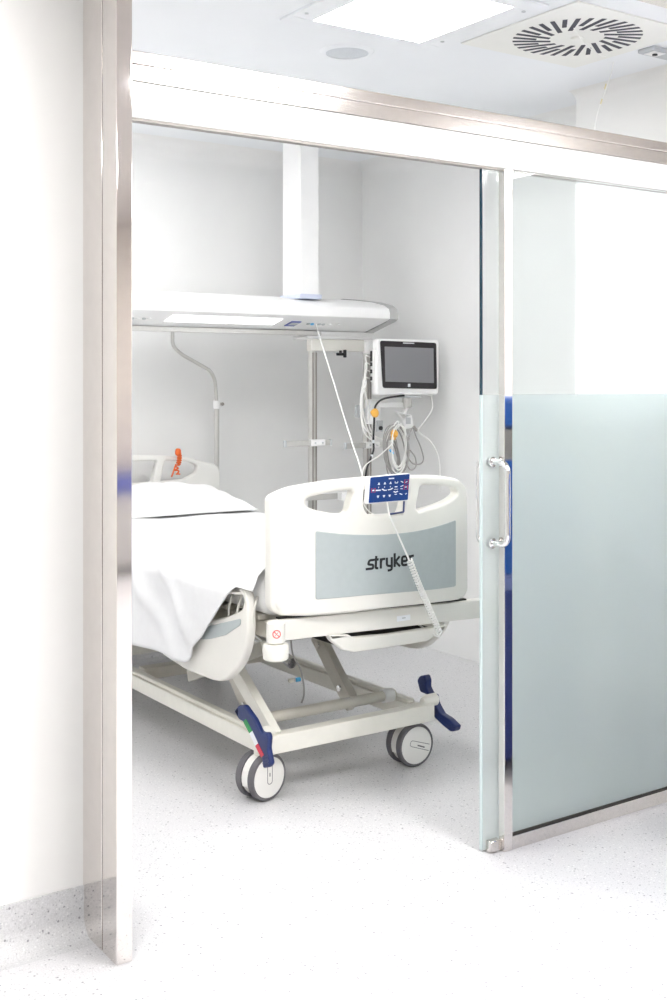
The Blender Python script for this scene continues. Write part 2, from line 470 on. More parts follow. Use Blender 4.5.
# stainless door jamb: two profiles side by side with a fine groove
j = bpy.data.objects.new('trim_1', None); COL.objects.link(j); j['kind'] = 'structure'; j.location = (1.22, 2.8, 0)
bm = bmesh.new(); box(bm, 1.1965, 1.2395, 2.6885, 2.775, 0.0, CEIL, 0.003, 2); link('polished_jamb_profile', bm, M['mirror'], j, SM)
bm = bmesh.new(); box(bm, 1.200, 1.236, 2.776, 2.779, 0.0, CEIL); link('jamb_groove', bm, M['alu_dark'], j)
bm = bmesh.new(); box(bm, 1.1965, 1.2395, 2.780, 3.03, 0.0, CEIL, 0.003, 2); link('rear_jamb_profile', bm, M['mirror'], j, SM)

# header over the sliding door: white track cover, stainless beam above it
h = bpy.data.objects.new('trim_2', None); COL.objects.link(h); h['kind'] = 'structure'; h.location = (2.5, 2.68, 2.09)
bm = bmesh.new(); box(bm, 1.2396, JX - 0.002, 2.690, 2.716, 2.1065, 2.197, 0.002, 1); link('track_cover', bm, M['header'], h, SM)
bm = bmesh.new(); box(bm, 1.2396, JX - 0.002, 2.693, 2.718, 2.099, 2.106); link('underside_shade_strip', bm, M['alu_dark'], h)  # dark strip stands in for the shade under the track cover
bm = bmesh.new(); box(bm, 1.2396, JX - 0.002, 2.692, 2.742, 2.1985, 2.241, 0.002, 1); link('lower_beam_profile', bm, M['steel'], h, SM)
bm = bmesh.new(); box(bm, 1.2396, JX - 0.002, 2.695, 2.75, 2.2415, 2.276, 0.003, 2); link('upper_beam_profile', bm, M['steel'], h, SM)
bm = bmesh.new(); box(bm, 1.2396, 5.2, 2.48, 2.598, 2.694, CEIL + 0.001, 0.002, 1); struct('trim_3', bm, M['rail'], smooth=SM)

# ---- fixed glass panel with stainless stile and bottom rail
FZ = 1.404
w1 = bpy.data.objects.new('window_1', None); COL.objects.link(w1); w1['kind'] = 'structure'; w1.location = (3.1, 2.672, 0)
bm = bmesh.new(); box(bm, 2.466, 2.5000, 2.6615, 2.6885, 0.0, 2.0985, 0.002, 2); link('stile', bm, M['mirror'], w1, SM)
bm = bmesh.new(); box(bm, 2.5003, JX - 0.003, 2.6625, 2.6885, 0.0, 0.042, 0.002, 2); link('bottom_rail', bm, M['rail'], w1, SM)
bm = bmesh.new(); box(bm, 2.5003, JX - 0.003, 2.668, 2.682, 0.0425, 0.050); link('gasket', bm, M['dark'], w1)
bm = bmesh.new(); box(bm, 2.5003, JX - 0.003, 2.670, 2.680, FZ, 2.0985); link('clear_pane', bm, M['clear'], w1)
bm = bmesh.new(); box(bm, 2.5003, JX - 0.003, 2.670, 2.680, 0.0505, FZ); link('frosted_pane', bm, M['frost'], w1)

# ---- sliding glass door parked behind the fixed panel
d1 = bpy.data.objects.new('door_1', None); COL.objects.link(d1); d1['kind'] = 'structure'; d1.location = (2.9, 2.70, 0)
bm = bmesh.new(); box(bm, 2.4125, 3.60, 2.701, 2.713, FZ, 2.0985); link('clear_pane', bm, M['clear'], d1)
bm = bmesh.new(); box(bm, 2.4125, 3.60, 2.701, 2.713, 0.006, FZ); link('frosted_pane', bm, M['frost'], d1)
bm = bmesh.new(); box(bm, 2.4095, 2.4122, 2.701, 2.713, FZ, 2.0985); link('clear_glass_edge', bm, M['glass_edge'], d1)
bm = bmesh.new(); box(bm, 2.4095, 2.4122, 2.701, 2.713, 0.006, FZ); link('frosted_glass_edge', bm, M['frost_edge'], d1)
bm = bmesh.new(); box(bm, 2.425, 2.4665, 2.676, 2.6995, 0.002, 0.036, 0.002, 1); box(bm, 2.423, 2.4248, 2.677, 2.6995, 0.002, 0.035); link('floor_guide', bm, M['rail'], d1, SM)
for side, name in ((-1, 'outer_pull_handle'), (1, 'inner_pull_handle')):
    y0 = 2.7005 if side < 0 else 2.7135
    hx = 2.450; dep = 0.070 if side < 0 else 0.047
    pth = fillet([(hx, y0, 1.197), (hx, y0 + side * dep, 1.197), (hx, y0 + side * dep, 0.946), (hx, y0, 0.946)], 0.034, 8)
    bm = T(pth, 0.0095, 14)
    ho = link(name, bm, M['chrome'], d1, SM)
    for zz in (1.197, 0.946):
        bm = bmesh.new(); lathe(bm, [(0.016, 0), (0.016, 0.006), (0.013, 0.009)], (hx, y0, zz), (0, side, 0), 24); link('rosette', bm, M['chrome'], ho, SM)

# ================================================================== CEILING THINGS
def ceiling_panel(name, label, x0, x1, y0, y1, ix0, ix1, iy0, iy1, lm, grp=None):
    t = thing(name, label, 'ceiling light', ((x0 + x1) / 2, (y0 + y1) / 2, CEIL), grp)
    z0, z1 = CEIL - 0.010, CEIL
    bm = bmesh.new()
    box(bm, x0, x1, y0, iy0, z0, z1, 0.002, 1); box(bm, x0, x1, iy1, y1, z0, z1, 0.002, 1)
    box(bm, x0, ix0, iy0, iy1, z0, z1, 0.002, 1); box(bm, ix1, x1, iy0, iy1, z0, z1, 0.002, 1)
    link('light_frame', bm, M['ceil'], t, SM)
    bm = bmesh.new(); box(bm, ix0, ix1, iy0, iy1, z0 + 0.002, z1 - 0.001); link('diffuser', bm, lm, t)
    return t
t = ceiling_panel('ceiling_light', 'bright square ceiling light panel, left of the round slotted air vent', 2.135, 2.795, 2.80, 3.435, 2.23, 2.70, 2.87, 3.368, M['lamp'])
for x, y in ((2.165, 3.31), (2.755, 3.305), (2.755, 2.88)):
    bm = bmesh.new(); lathe(bm, [(0.007, -0.003), (0.007, 0.0)], (x, y, CEIL - 0.010), 'z', 12); link('screw', bm, M['grey'], t)
for (x0, y0) in ((0.24, 3.12), (0.84, 3.12)):  # unseen panels added to light the back wall from the front
    ceiling_panel('ceiling_light', 'added unseen ceiling light panel brightening the room from behind the left wall', x0, x0 + 0.58, y0, y0 + 0.6, x0 + 0.04, x0 + 0.54, y0 + 0.05, y0 + 0.55, M['fill_left'], 'added ceiling lights behind the left wall')
ceiling_panel('ceiling_light', 'added unseen ceiling light panel above the bed, hidden by the door header', 1.60, 2.20, 4.25, 4.75, 1.65, 2.15, 4.3, 4.7, M['lamp'])  # unseen panel added for more light in the room
for i, (x, y) in enumerate(((0.2, 1.55), (2.4, 1.15), (4.7, 0.1), (0.2, -0.6), (2.4, -1.2), (4.7, -1.6))):  # second matches the beam's highlight; the rest are added to brighten the corridor
    ceiling_panel('corridor_light', 'unseen square light panel in the corridor ceiling on the camera side of the glass', x - .35, x + .35, y - .35, y + .35, x - .3, x + .3, y - .3, y + .3, M['lamp_hall'], 'corridor ceiling lights')

# swirl air vent
vx, vy = 3.14, 3.005
t = thing('air_vent', 'square cream ceiling air vent with a ring of dark radial slots', 'vent', (vx, vy, CEIL))
bm = bmesh.new(); box(bm, vx - .298, vx + .298, vy - .288, vy + .298, CEIL - 0.006, CEIL, 0.002, 1); link('vent_panel', bm, M['vent'], t, SM)
NS = 32
for k in range(NS):
    a = 2 * PI * k / NS
    r0, r1 = (0.095, 0.232) if k % 2 == 0 else (0.145, 0.232)
    off = -0.035
    ca, sa = math.cos(a), math.sin(a)
    def pt(r, s, dz):
        x = r * ca - (s + off * (1 - (r / 0.232) ** 2) * 0.9) * sa; y = r * sa + (s + off * (1 - (r / 0.232) ** 2) * 0.9) * ca
        return (vx + x, vy + y, CEIL - 0.006 + dz)
    bm = bmesh.new()
    hw = 0.0085
    lo = [bm.verts.new(pt(r, s, -0.0012)) for r, s in ((r0, -hw), (r1, -hw), (r1, hw), (r0, hw))]
    hi = [bm.verts.new(pt(r, s, 0.0004)) for r, s in ((r0, -hw), (r1, -hw), (r1, hw), (r0, hw))]
    bm.faces.new(lo); bm.faces.new(hi[::-1])
    for i in range(4): bm.faces.new((lo[i], lo[(i + 1) % 4], hi[(i + 1) % 4], hi[i]))
    link('vent_slot', bm, M['slot'], t)
bm = bmesh.new(); lathe(bm, [(0.010, -0.010), (0.022, -0.006), (0.022, 0.0)], (vx, vy, CEIL - 0.006), 'z', 20); link('centre_cap', bm, M['vent'], t, SM)
# streamer cord tied to the vent
p = [(vx - 0.12, vy - 0.10, CEIL - 0.016), (vx + 0.02, vy - 0.02, CEIL - 0.03), (vx + 0.2, vy + 0.06, CEIL - 0.028)]
p += [tuple(at(613, 55, Y=3.16)), tuple(at(612, 70, Y=3.16)), tuple(at(605, 92, Y=3.16)), tuple(at(599, 108, Y=3.165)), tuple(at(595, 126, Y=3.17)), tuple(at(594, 150, Y=3.17))]
t = thing('streamer_cord', 'thin white cord hanging from the round slotted air vent', 'cord', (vx, vy, CEIL - 0.02))
link('cord', T(spline(p, 8), 0.0019, 6), M['cable'], t, PI)
for q in ((606, 84, 3.16), (602, 99, 3.162)):
    c = at(q[0], q[1], Y=q[2]); c2 = at(q[0] - 1.4, q[1] + 5, Y=q[2])
    link('amber_tape', T([c, c2], 0.0026, 6), principled('yellowed_tape', (0.75, 0.66, 0.38), 0.6), t)

# round flush speaker
c = at(347, 51.5, z=CEIL)
t = thing('ceiling_speaker', 'round flush grey speaker in the ceiling near the light panel', 'speaker', (c.x, c.y, CEIL))
bm = bmesh.new(); lathe(bm, [(0.082, -0.008), (0.094, -0.008), (0.104, -0.001), (0.104, 0.0), (0.082, 0.0), (0.082, -0.008)], (c.x, c.y, CEIL), 'z', 48, close=False); link('rim', bm, M['ceil'], t, SM)
bm = bmesh.new(); lathe(bm, [(0.081, -0.005), (0.081, 0.0)], (c.x, c.y, CEIL), 'z', 48); link('grille', bm, M['speaker'], t)
# emergency light unit
c = at(657, 50, z=CEIL)
t = thing('ceiling_sensor', 'small grey rectangular sensor unit on the ceiling beside the vent', 'ceiling sensor', (c.x + 0.03, c.y, CEIL))
bm = bmesh.new(); box(bm, c.x - 0.065, c.x + 0.13, c.y - 0.04, c.y + 0.04, CEIL - 0.016, CEIL, 0.006, 3); link('housing', bm, M['grey'], t, SM)
bm = bmesh.new(); box(bm, c.x - 0.045, c.x + 0.02, c.y - 0.026, c.y + 0.026, CEIL - 0.018, CEIL - 0.0162, 0.0005, 1); link('cover', bm, M['white'], t)
bm = bmesh.new(); lathe(bm, [(0.010, -0.005), (0.010, 0.0)], (c.x - 0.012, c.y, CEIL - 0.018), 'z', 16); link('sensor_eye', bm, M['black_plastic'], t)

# ================================================================== HOSPITAL BED
BX = 2.44
bed = thing('hospital_bed', 'cream hospital bed on wheels with grey footboard panel and blue brake pedals', 'bed', (BX, 4.3, 0))
FBX0, FBX1, FHW = 1.994, 2.885, 0.4455
def foot_y(u): return 3.245 + 0.075 * abs(u / FHW) ** 3.2           # bowed plan of the footboard
def U(px, py):                                                       # pixel -> (u, z) on the bowed face
    Y = 3.27
    for _ in range(8):
        p = at(px, py, Y=Y); u = p.x - BX; Y = foot_y(max(-FHW, min(FHW, u)))
    return (u, p.z)
out = [U(*p) for p in ((271.5, 609), (271.3, 560), (271, 497), (290, 488), (325, 481.5), (365, 477.5), (405, 475.5), (440, 475.5), (459, 479), (467.5, 488), (470, 510), (470, 560), (470, 592), (462, 599.5), (440, 602.5), (400, 607), (350, 613), (310, 616.5), (280, 616))]
out = [(o[0], o[1]) for o in out]
outv = fillet([(a, b, 0) for a, b in out], [.02, 0, .02, .03, .05, .05, .05, .05, .03, .03, .02, 0, .025, .03, .05, .05, .05, .03, .02], 5, True)
def hole(pts, r): return fillet([(*U(*p), 0) for p in pts], r, 5, True)
h1 = hole(((306.5, 499), (312, 496.5), (340, 491), (355.5, 490), (351, 503), (349, 514), (335, 514), (315, 510), (307, 506)), .02)
h2 = hole(((364, 489), (385, 487), (410, 486), (407, 497), (403.5, 510), (402, 513.5), (385, 515), (368, 515), (364, 506)), .02)
h3 = hole(((421, 485), (440, 485.5), (456, 488), (459, 493), (452, 499.5), (438, 505.5), (418, 511), (417, 506)), .02)
def fb(u, v, w): return (BX + u, foot_y(u) - w, v)
cuts = [-FHW + FHW * 2 * k / 40 for k in range(1, 40)]
bm = plate([(p.x, p.y) for p in outv], [[(p.x, p.y) for p in q] for q in (h1, h2, h3)], 0.050, 0.012, lambda u, v, w: (BX + u, foot_y(u) + 0.025 - w, v), cuts, 4)
foot = link('footboard', bm, M['cream'], bed, math.radians(50))
ins = fillet([(*U(*p), 0) for p in ((315.5, 531), (345, 534.5), (380, 535), (410, 532.5), (435, 527), (455.5, 520), (455.5, 586), (410, 591.5), (360, 595.5), (315.5, 599.5))], [.008, .05, .05, .05, .05, .008, .008, .05, .05, .008], 5, True)
bm = plate([(p.x, p.y) for p in ins], [], 0.004, 0.0012, lambda u, v, w: (BX + u, foot_y(u) - 0.001 - w, v), cuts, 1)
inset = link('grey_inset_panel', bm, M['inset'], foot, SM); inset['label'] = 'smooth grey inset panel with black lettering'
# lettering on the inset
ltr = bmesh.new()
S0 = U(366.3, 569.8); E0 = U(414.5, 568); sc = (E0[0] - S0[0]) / 5.35
slope = (E0[1] - S0[1]) / (E0[0] - S0[0]) * 0.0
def lf(x, y, w): return (BX + S0[0] + x * sc, foot_y(S0[0] + x * sc) - 0.0032 - w * 1.0, S0[1] + y * sc * 0.88)
def stroke(pts, r=0.12, w=0.235, c=False): ribbon(ltr, [(p.x, p.y) for p in fillet([(a, b, 0) for a, b in pts], r, 5, c)] , w, 0.0008, lf, c)
stroke([(1.02, 0.92), (0.28, 0.92), (0.12, 0.52), (0.68, 0.44), (0.66, 0.08), (-0.12, 0.08)], 0.16)          # s
stroke([(1.0, 1.28), (0.94, 0.06), (1.22, 0.06)], 0.16); stroke([(0.74, 0.92), (1.26, 0.92)])                 # t
stroke([(1.50, -0.02), (1.50, 1.0)]); stroke([(1.50, 0.5), (1.56, 0.90), (1.98, 0.90)], 0.25)                  # r
stroke([(2.16, 1.0), (2.16, 0.20), (2.62, 0.12), (2.66, 0.2)], 0.2); stroke([(2.70, 1.0), (2.70, -0.26), (2.26, -0.30)], 0.2)  # y
stroke([(3.02, -0.02), (3.02, 1.36)]); stroke([(3.58, 1.0), (3.10, 0.50), (3.62, -0.02)], 0.04)                # k
stroke([(3.88, 0.46), (4.42, 0.46), (4.42, 0.90), (3.86, 0.94), (3.84, 0.06), (4.42, 0.06)], 0.24)             # e
stroke([(4.74, -0.02), (4.74, 1.0)]); stroke([(4.74, 0.5), (4.80, 0.90), (5.2, 0.90)], 0.25)                   # r
lo = link('lettering', ltr, M['black'], inset); lo['label'] = 'bold black lettering on the footboard panel'

# deck frame: foot bar and two long side rails, cross slats
DY = 3.292
def bar_z(x, f): k = (x - 2.052) / 0.913; return (0.584 + (0.559 - 0.584) * k) * (1 - f) + (0.655 + (0.628 - 0.655) * k) * f
bm = bmesh.new(); box(bm, 2.052, 2.965, DY, DY + 0.04, 0.0, 1.0)
for v in bm.verts: v.co.z = bar_z(v.co.x, v.co.z)
bmesh.ops.bevel(bm, geom=bm.edges[:], offset=0.006, segments=2, affect='EDGES', profile=0.5)
link('foot_bar', bm, M['cream'], bed, SM)
bm = bmesh.new(); box(bm, 2.05, 2.87, DY + 0.012, DY + 0.03, 0.0, 1.0)
for v in bm.verts: v.co.z = bar_z(v.co.x, 1.0) + 0.0005 + v.co.z * 0.006
link('shadow_gap_strip', bm, M['dark'], bed)  # dark strip stands in for shade between foot bar and footboard
bm = bmesh.new(); box(bm, 2.535, 2.595, DY - 0.0012, DY + 0.001, 0.593, 0.612); sl = link('white_sticker', bm, M['white_film'], bed)
bm = bmesh.new(); box(bm, 2.557, 2.573, DY - 0.0018, DY - 0.0013, 0.601, 0.605); link('sticker_print', bm, M['grey'], sl)
for x in (2.075, 2.805):
    bm = bmesh.new(); box(bm, x - 0.02, x + 0.02, DY + 0.041, 5.30, 0.575, 0.630, 0.004, 2); link('deck_rail', bm, M['frame'], bed, SM)
for k in range(9):
    y = 3.42 + k * 0.22
    bm = bmesh.new(); box(bm, 2.04, 2.84, y, y + 0.12, 0.632, 0.652, 0.004, 1); link('deck_slat', bm, M['frame'], bed, SM)
# wire mattress retainers at the left edge of the deck
for y in (3.40, 3.50):
    bm = T(fillet([(2.025, y, 0.72), (2.005, y, 0.66), (2.005, y, 0.615), (2.005, y + 0.06, 0.615), (2.005, y + 0.06, 0.66), (2.025, y + 0.06, 0.72)], 0.012, 4), 0.0045, 8)
    link('mattress_retainer', bm, M['cream'], bed, PI)
# corner bumpers
for x, y in ((2.028, 3.287), (2.985, 3.287)):
    bm = bmesh.new()
    lathe(bm, [(0.026, 0.583), (0.031, 0.588), (0.031, 0.650), (0.027, 0.655)], (x, y, 0), 'z', 32)
    bp = link('bumper_post', bm, M['cream'], bed, SM)
    bm = bmesh.new(); lathe(bm, [(0.036, 0.528), (0.042, 0.533), (0.0435, 0.555), (0.0435, 0.574), (0.040, 0.580), (0.031, 0.581)], (x, y, 0), 'z', 40); link('bumper_roller', bm, M['cream'], bp, SM)
    if x < 2.3:
        vdir = Vector((-SY, -CY, 0)).normalized(); a0 = math.atan2(vdir.y, vdir.x) + 0.15
        bm = bmesh.new()
        def on(u, v, w): 
            a = a0 + u / 0.0312; return (x + (0.0313 + w) * math.cos(a), y + (0.0313 + w) * math.sin(a), 0.618 + v)
        ring = [(0.0125 * math.cos(2 * PI * k / 24), 0.0125 * math.sin(2 * PI * k / 24)) for k in range(24)]
        ribbon(bm, ring, 0.0035, 0.0006, on, True); ribbon(bm, [(-0.0085, 0.0085), (0.0085, -0.0085)], 0.0035, 0.0006, on); ribbon(bm, [(0.005, 0.006), (0.0005, 0.0015), (-0.005, -0.005)], 0.002, 0.0006, on)
        s = link('warning_mark', bm, M['red_pale'], bp); s['label'] = 'small round red prohibition mark'
# linen tray under the foot bar
tp = [at(x, y, Y=3.30) for x, y in ((325, 633.5), (347, 634), (351, 637), (385, 634), (428, 627.5), (446, 623.5), (440, 632), (424, 641), (385, 647), (352, 651.5), (341, 649.5), (330, 641))]
bm = plate([(q.x, q.y) for q in fillet([(p.x, p.z, 0) for p in tp], .008, 4, True)], [], 0.03, 0.006, lambda u, v, w: (u, 3.30 + w, v), None, 3)
tr = link('linen_tray_front', bm, M['cream'], bed, SM)
bm = bmesh.new(); box(bm, 2.30, 2.74, 3.317, 3.60, 0.530, 0.538, 0.003, 1); link('linen_tray_shelf', bm, M['dark'], bed, SM)  # shelf coloured near black to put shade into the gap above the tray

# side rails of the foot end (left one lowered beside the sheet, right one beyond)
SX = 1.985
def V(px, py): p = at(px, py, X=SX); return (p.y, p.z, 0)
so = fillet([V(160, 592), V(205, 586), V(237, 583.5), V(247, 597), V(248, 638), V(240, 666), V(224, 682), V(213, 681), V(185, 670), V(158, 652)], [.03, .02, .05, .05, .06, .08, .06, .04, .03, .05], 7, True)
sh = fillet([V(178, 604), V(215, 594), V(243.5, 595), V(244, 609), V(226, 617), V(200, 621.5), V(180, 621)], .015, 5, True)
bm = plate([(p.x, p.y) for p in so], [[(p.x, p.y) for p in sh]], 0.036, 0.010, lambda u, v, w: (SX + 0.018 + w, u, v), None, 4)
sr = link('side_rail', bm, M['cream'], bed, SM)
si = fillet([V(185, 630), V(212, 625.5), V(241, 618.5), V(241, 625), V(226, 635), V(210, 639), V(185, 640)], .012, 5, True)
bm = plate([(p.x, p.y) for p in si], [], 0.004, 0.001, lambda u, v, w: (SX - 0.0005 + w, u, v), None, 1)
link('grey_inset_strip', bm, M['inset'], sr, SM)
rx = 2 * BX - SX
bm = plate([(p.x, p.y) for p in so], [[(p.x, p.y) for p in sh]], 0.036, 0.010, lambda u, v, w: (rx - 0.018 - w, u, v), None, 4)
link('side_rail', bm, M['cream'], bed, SM)
bm = bmesh.new(); box(bm, 2.012, 2.06, 3.55, 3.62, 0.46, 0.60, 0.006, 2); link('side_rail_bracket', bm, M['frame'], bed, SM)
bm = bmesh.new(); box(bm, 2.82, 2.868, 3.55, 3.62, 0.46, 0.60, 0.006, 2); link('side_rail_bracket', bm, M['frame'], bed, SM)

# base frame
RL, RR = 2.095, 2.765
for x in (RL, RR):
    bm = bmesh.new(); box(bm, x - 0.028, x + 0.028, 3.452, 5.22, 0.165, 0.222, 0.005, 2)
    box(bm, x - 0.016, x + 0.016, 3.50, 5.20, 0.222, 0.236, 0.003, 1)
    link('base_rail', bm, M['frame_lt'], bed, SM)
bm = bmesh.new(); box(bm, 2.062, 2.798, 3.400, 3.450, 0.172, 0.236, 0.005, 2); link('base_crossbar', bm, M['frame_lt'], bed, SM)
bm = bmesh.new(); box(bm, 2.062, 2.798, 5.0, 5.05, 0.172, 0.236, 0.005, 2); link('base_crossbar', bm, M['frame_lt'], bed, SM)
a = at(280, 716, X=RL + 0.03); b = at(366, 699, X=RR - 0.03)
yt, zt = (a.y + b.y) / 2, (a.z + b.z) / 2
bm = T([(RL + 0.02, yt, zt), (RR - 0.02, yt, zt)], 0.020, 20); link('pivot_tube', bm, M['frame'], bed, SM)
bm = T([(RR - 0.075, yt, zt), (RR - 0.03, yt, zt)], 0.026, 20); link('pivot_bush', bm, M['white'], bed, SM)
# lifting arms, lower pivot near the foot, rising towards the head
LA, LB = at(353, 706, X=RR - 0.17), at(317, 634, X=RR - 0.17)
for x in (RL + 0.075, RR - 0.17):
    bm = bmesh.new(); beam(bm, (x, LA.y, LA.z), (x, LB.y, LB.z), 0.035, 0.066, 0.006)
    ar = link('lift_arm', bm, M['frame'], bed, SM)
    for f in (0.25, 0.85):
        c = Vector((x, LA.y + (LB.y - LA.y) * f, LA.z + (LB.z - LA.z) * f))
        bm = bmesh.new(); lathe(bm, [(0.012, -0.026), (0.014, -0.018), (0.014, 0.018), (0.012, 0.026)], c, 'x', 16); link('bolt', bm, M['chrome'], ar, SM)
bm = bmesh.new(); beam(bm, (RL + 0.02, 3.43, 0.22), (RL + 0.02, 3.95, 0.57), 0.036, 0.058, 0.006); link('brace_arm', bm, M['frame_lt'], bed, SM)
bm = bmesh.new(); beam(bm, (RL + 0.17, 4.35, 0.22), (RL + 0.17, 3.75, 0.45), 0.03, 0.05, 0.006); link('brace_arm', bm, M['frame_lt'], bed, SM)
bm = bmesh.new(); beam(bm, (RL + 0.02, 4.20, 0.46), (RR - 0.02, 4.20, 0.46), 0.05, 0.06, 0.006); link('middle_crossbar', bm, M['frame'], bed, SM)
bm = bmesh.new(); beam(bm, (RL + 0.02, 4.50, 0.22), (RR - 0.02, 4.50, 0.22), 0.06, 0.05, 0.006); link('middle_crossbar', bm, M['frame'], bed, SM)
# actuator below the deck
bm = T([(2.42, 3.80, 0.36), (2.42, 4.35, 0.50)], 0.022, 20); link('actuator_rod', bm, M['chrome'], bed, SM)
bm = bmesh.new(); beam(bm, (2.42, 4.25, 0.47), (2.42, 4.75, 0.54), 0.09, 0.08, 0.015); link('actuator_motor', bm, M['black_plastic'], bed, SM)
# thin drain hose with a clip under the foot end
hp = [at(x, y, Y=3.62) for x, y in ((291, 640), (293, 655), (300, 668), (303.5, 683), (304, 695), (301.5, 703))]
bm = T(spline(hp, 8), 0.0035, 8); hs = link('earth_cable', bm, M['cable_grey'], bed, PI)
c = at(298, 679.5, Y=3.62)
bm = bmesh.new(); lathe(bm, [(0.005, -0.010), (0.008, -0.008), (0.008, 0.008), (0.005, 0.010)], c, 'x', 16); link('cyan_clip', bm, M['cyan'], hs, SM)
bm = bmesh.new(); box(bm, c.x - 0.042, c.x - 0.012, c.y - 0.006, c.y + 0.006, c.z - 0.006, c.z + 0.008, 0.003, 1); link('hose_bracket', bm, M['frame'], hs, SM)

# casters: twin wheels turned sideways
def caster(cx_, cy_, ang, top=0.172):
    ax = Vector((-math.sin(ang), math.cos(ang), 0)); R = 0.081
    bm = bmesh.new(); lathe(bm, [(0.022, R + 0.055), (0.024, R + 0.058), (0.024, top - 0.001)], (cx_, cy_, 0), 'z', 20)
    root = link('caster', bm, M['frame_lt'], bed, SM)
    for s in (-1, 1):
        c = Vector((cx_, cy_, R)) + ax * (s * 0.031)
        bm = bmesh.new(); lathe(bm, [(R * 0.86, -0.013), (R * 0.96, -0.013), (R, -0.007), (R, 0.007), (R * 0.96, 0.013), (R * 0.86, 0.013)], c, ax, 48); link('tyre', bm, M['tyre'], root, SM)
        bm = bmesh.new(); lathe(bm, [(R * 0.60, -0.0165), (R * 0.80, -0.016), (R * 0.855, -0.0135), (R * 0.855, 0.0135), (R * 0.80, 0.016), (R * 0.60, 0.0165)], c, ax, 48); link('wheel_cover', bm, M['wheel'], root, SM)
        if s < 0:
            vv = Vector((0, 0, 1)); uu = ax.cross(vv)
            bm = bmesh.new()
            def on(u, v, w): return c - ax * (0.0165 + w) + uu * u + vv * v
            if ang > 0.05:
                lp = fillet([(-0.011, 0.045, 0), (-0.011, -0.022, 0), (0.011, -0.022, 0), (0.011, 0.045, 0)], 0.011, 5)
                ribbon(bm, [(p.x, p.y) for p in lp], 0.0022, 0.0005, on); ribbon(bm, [(0, 0.016), (0, 0.004)], 0.004, 0.0005, on)
            else:
                sgn = -1
                lp = fillet([(0.055, -0.028, 0), (-0.035, 0.004, 0), (-0.028, 0.024, 0), (0.058, -0.004, 0)], 0.010, 5)
                ribbon(bm, [(p.x, p.y) for p in lp], 0.0020, 0.0005, on); ribbon(bm, [(0.035, -0.012), (0.002, 0.001)], 0.005, 0.0005, on)
            link('cover_mark', bm, M['tyre'], root)
    # hood between the wheels
    prof = []
    bm = bmesh.new(); n = 18; A_, B_ = [], []
    uu = ax.cross(Vector((0, 0, 1)))
    ringo = [(0.074 * math.cos(t), 0.074 * math.sin(t)) for t in [PI * (-0.12 + 1.24 * k / n) for k in range(n + 1)]]
    ringi = [(0.050 * math.cos(t), 0.050 * math.sin(t)) for t in [PI * (-0.12 + 1.24 * k / n) for k in range(n + 1)]][::-1]
    poly = ringo + ringi
    for u, v in poly:
        A_.append(bm.verts.new(Vector((cx_, cy_, R)) + uu * u + Vector((0, 0, v)) - ax * 0.0165)); B_.append(bm.verts.new(Vector((cx_, cy_, R)) + uu * u + Vector((0, 0, v)) + ax * 0.0165))
    N = len(poly)
    for i in range(N): bm.faces.new((A_[i], A_[(i + 1) % N], B_[(i + 1) % N], B_[i]))
    for i in range(n):
        for q in (A_, B_): bm.faces.new((q[i], q[i + 1], q[N - 2 - i], q[N - 1 - i]))
    link('hood', bm, M['wheel'], root, SM)
    bm = bmesh.new(); lathe(bm, [(0.045, -0.022), (0.045, 0.022)], (cx_, cy_, R), ax, 24); link('axle_hub', bm, M['black_plastic'], root, SM)
    return root
caster(2.092, 3.490, math.radians(11)); caster(2.740, 3.480, math.radians(-1))
caster(2.10, 5.06, math.radians(20)); caster(2.752, 5.06, math.radians(70))

# brake pedals
def pedal(X, pts, th, r=0.006):
    v = [at(x, y, X=X) for x, y in pts]
    pl = fillet([(p.y, p.z, 0) for p in v], r, 4, True)
    return plate([(p.x, p.y) for p in pl], [], th, 0.007, lambda u, w_, w: (X + th / 2 + w, u, w_), None, 3)
bm = pedal(2.025, ((233.5, 711), (238, 705.5), (244, 705), (254, 719), (259.5, 731), (262, 732.5), (267, 732.5), (268.5, 738), (267.5, 749), (270.5, 764), (268.5, 767.5), (262.5, 768.5), (261.3, 757), (256, 744), (245, 723), (238.5, 720)), 0.020, 0.008)
p1 = link('brake_pedal', bm, M['blue'], bed, SM)
for (a_, b_, m) in (((243.2, 721.5), (249.5, 733.5), 'green_film'), ((249.5, 733.5), (255.3, 746), 'white_film'), ((255.3, 746), (261.2, 757.5), 'red_film')):
    q = [at(a_[0] - 0.2, a_[1], X=2.0235), at(b_[0] - 0.2, b_[1], X=2.0235), at(b_[0] + 2.6, b_[1] - 2.6, X=2.0235), at(a_[0] + 2.6, a_[1] - 2.6, X=2.0235)]
    bm = bmesh.new(); f = [bm.verts.new(p) for p in q]; g = [bm.verts.new(p + Vector((0.0012, 0, 0))) for p in q]
    bm.faces.new(f); bm.faces.new(g[::-1])
    for i in range(4): bm.faces.new((f[i], f[(i + 1) % 4], g[(i + 1) % 4], g[i]))
    link({'green_film': 'green_label', 'white_film': 'white_label', 'red_film': 'red_label'}[m], bm, M[m], p1)
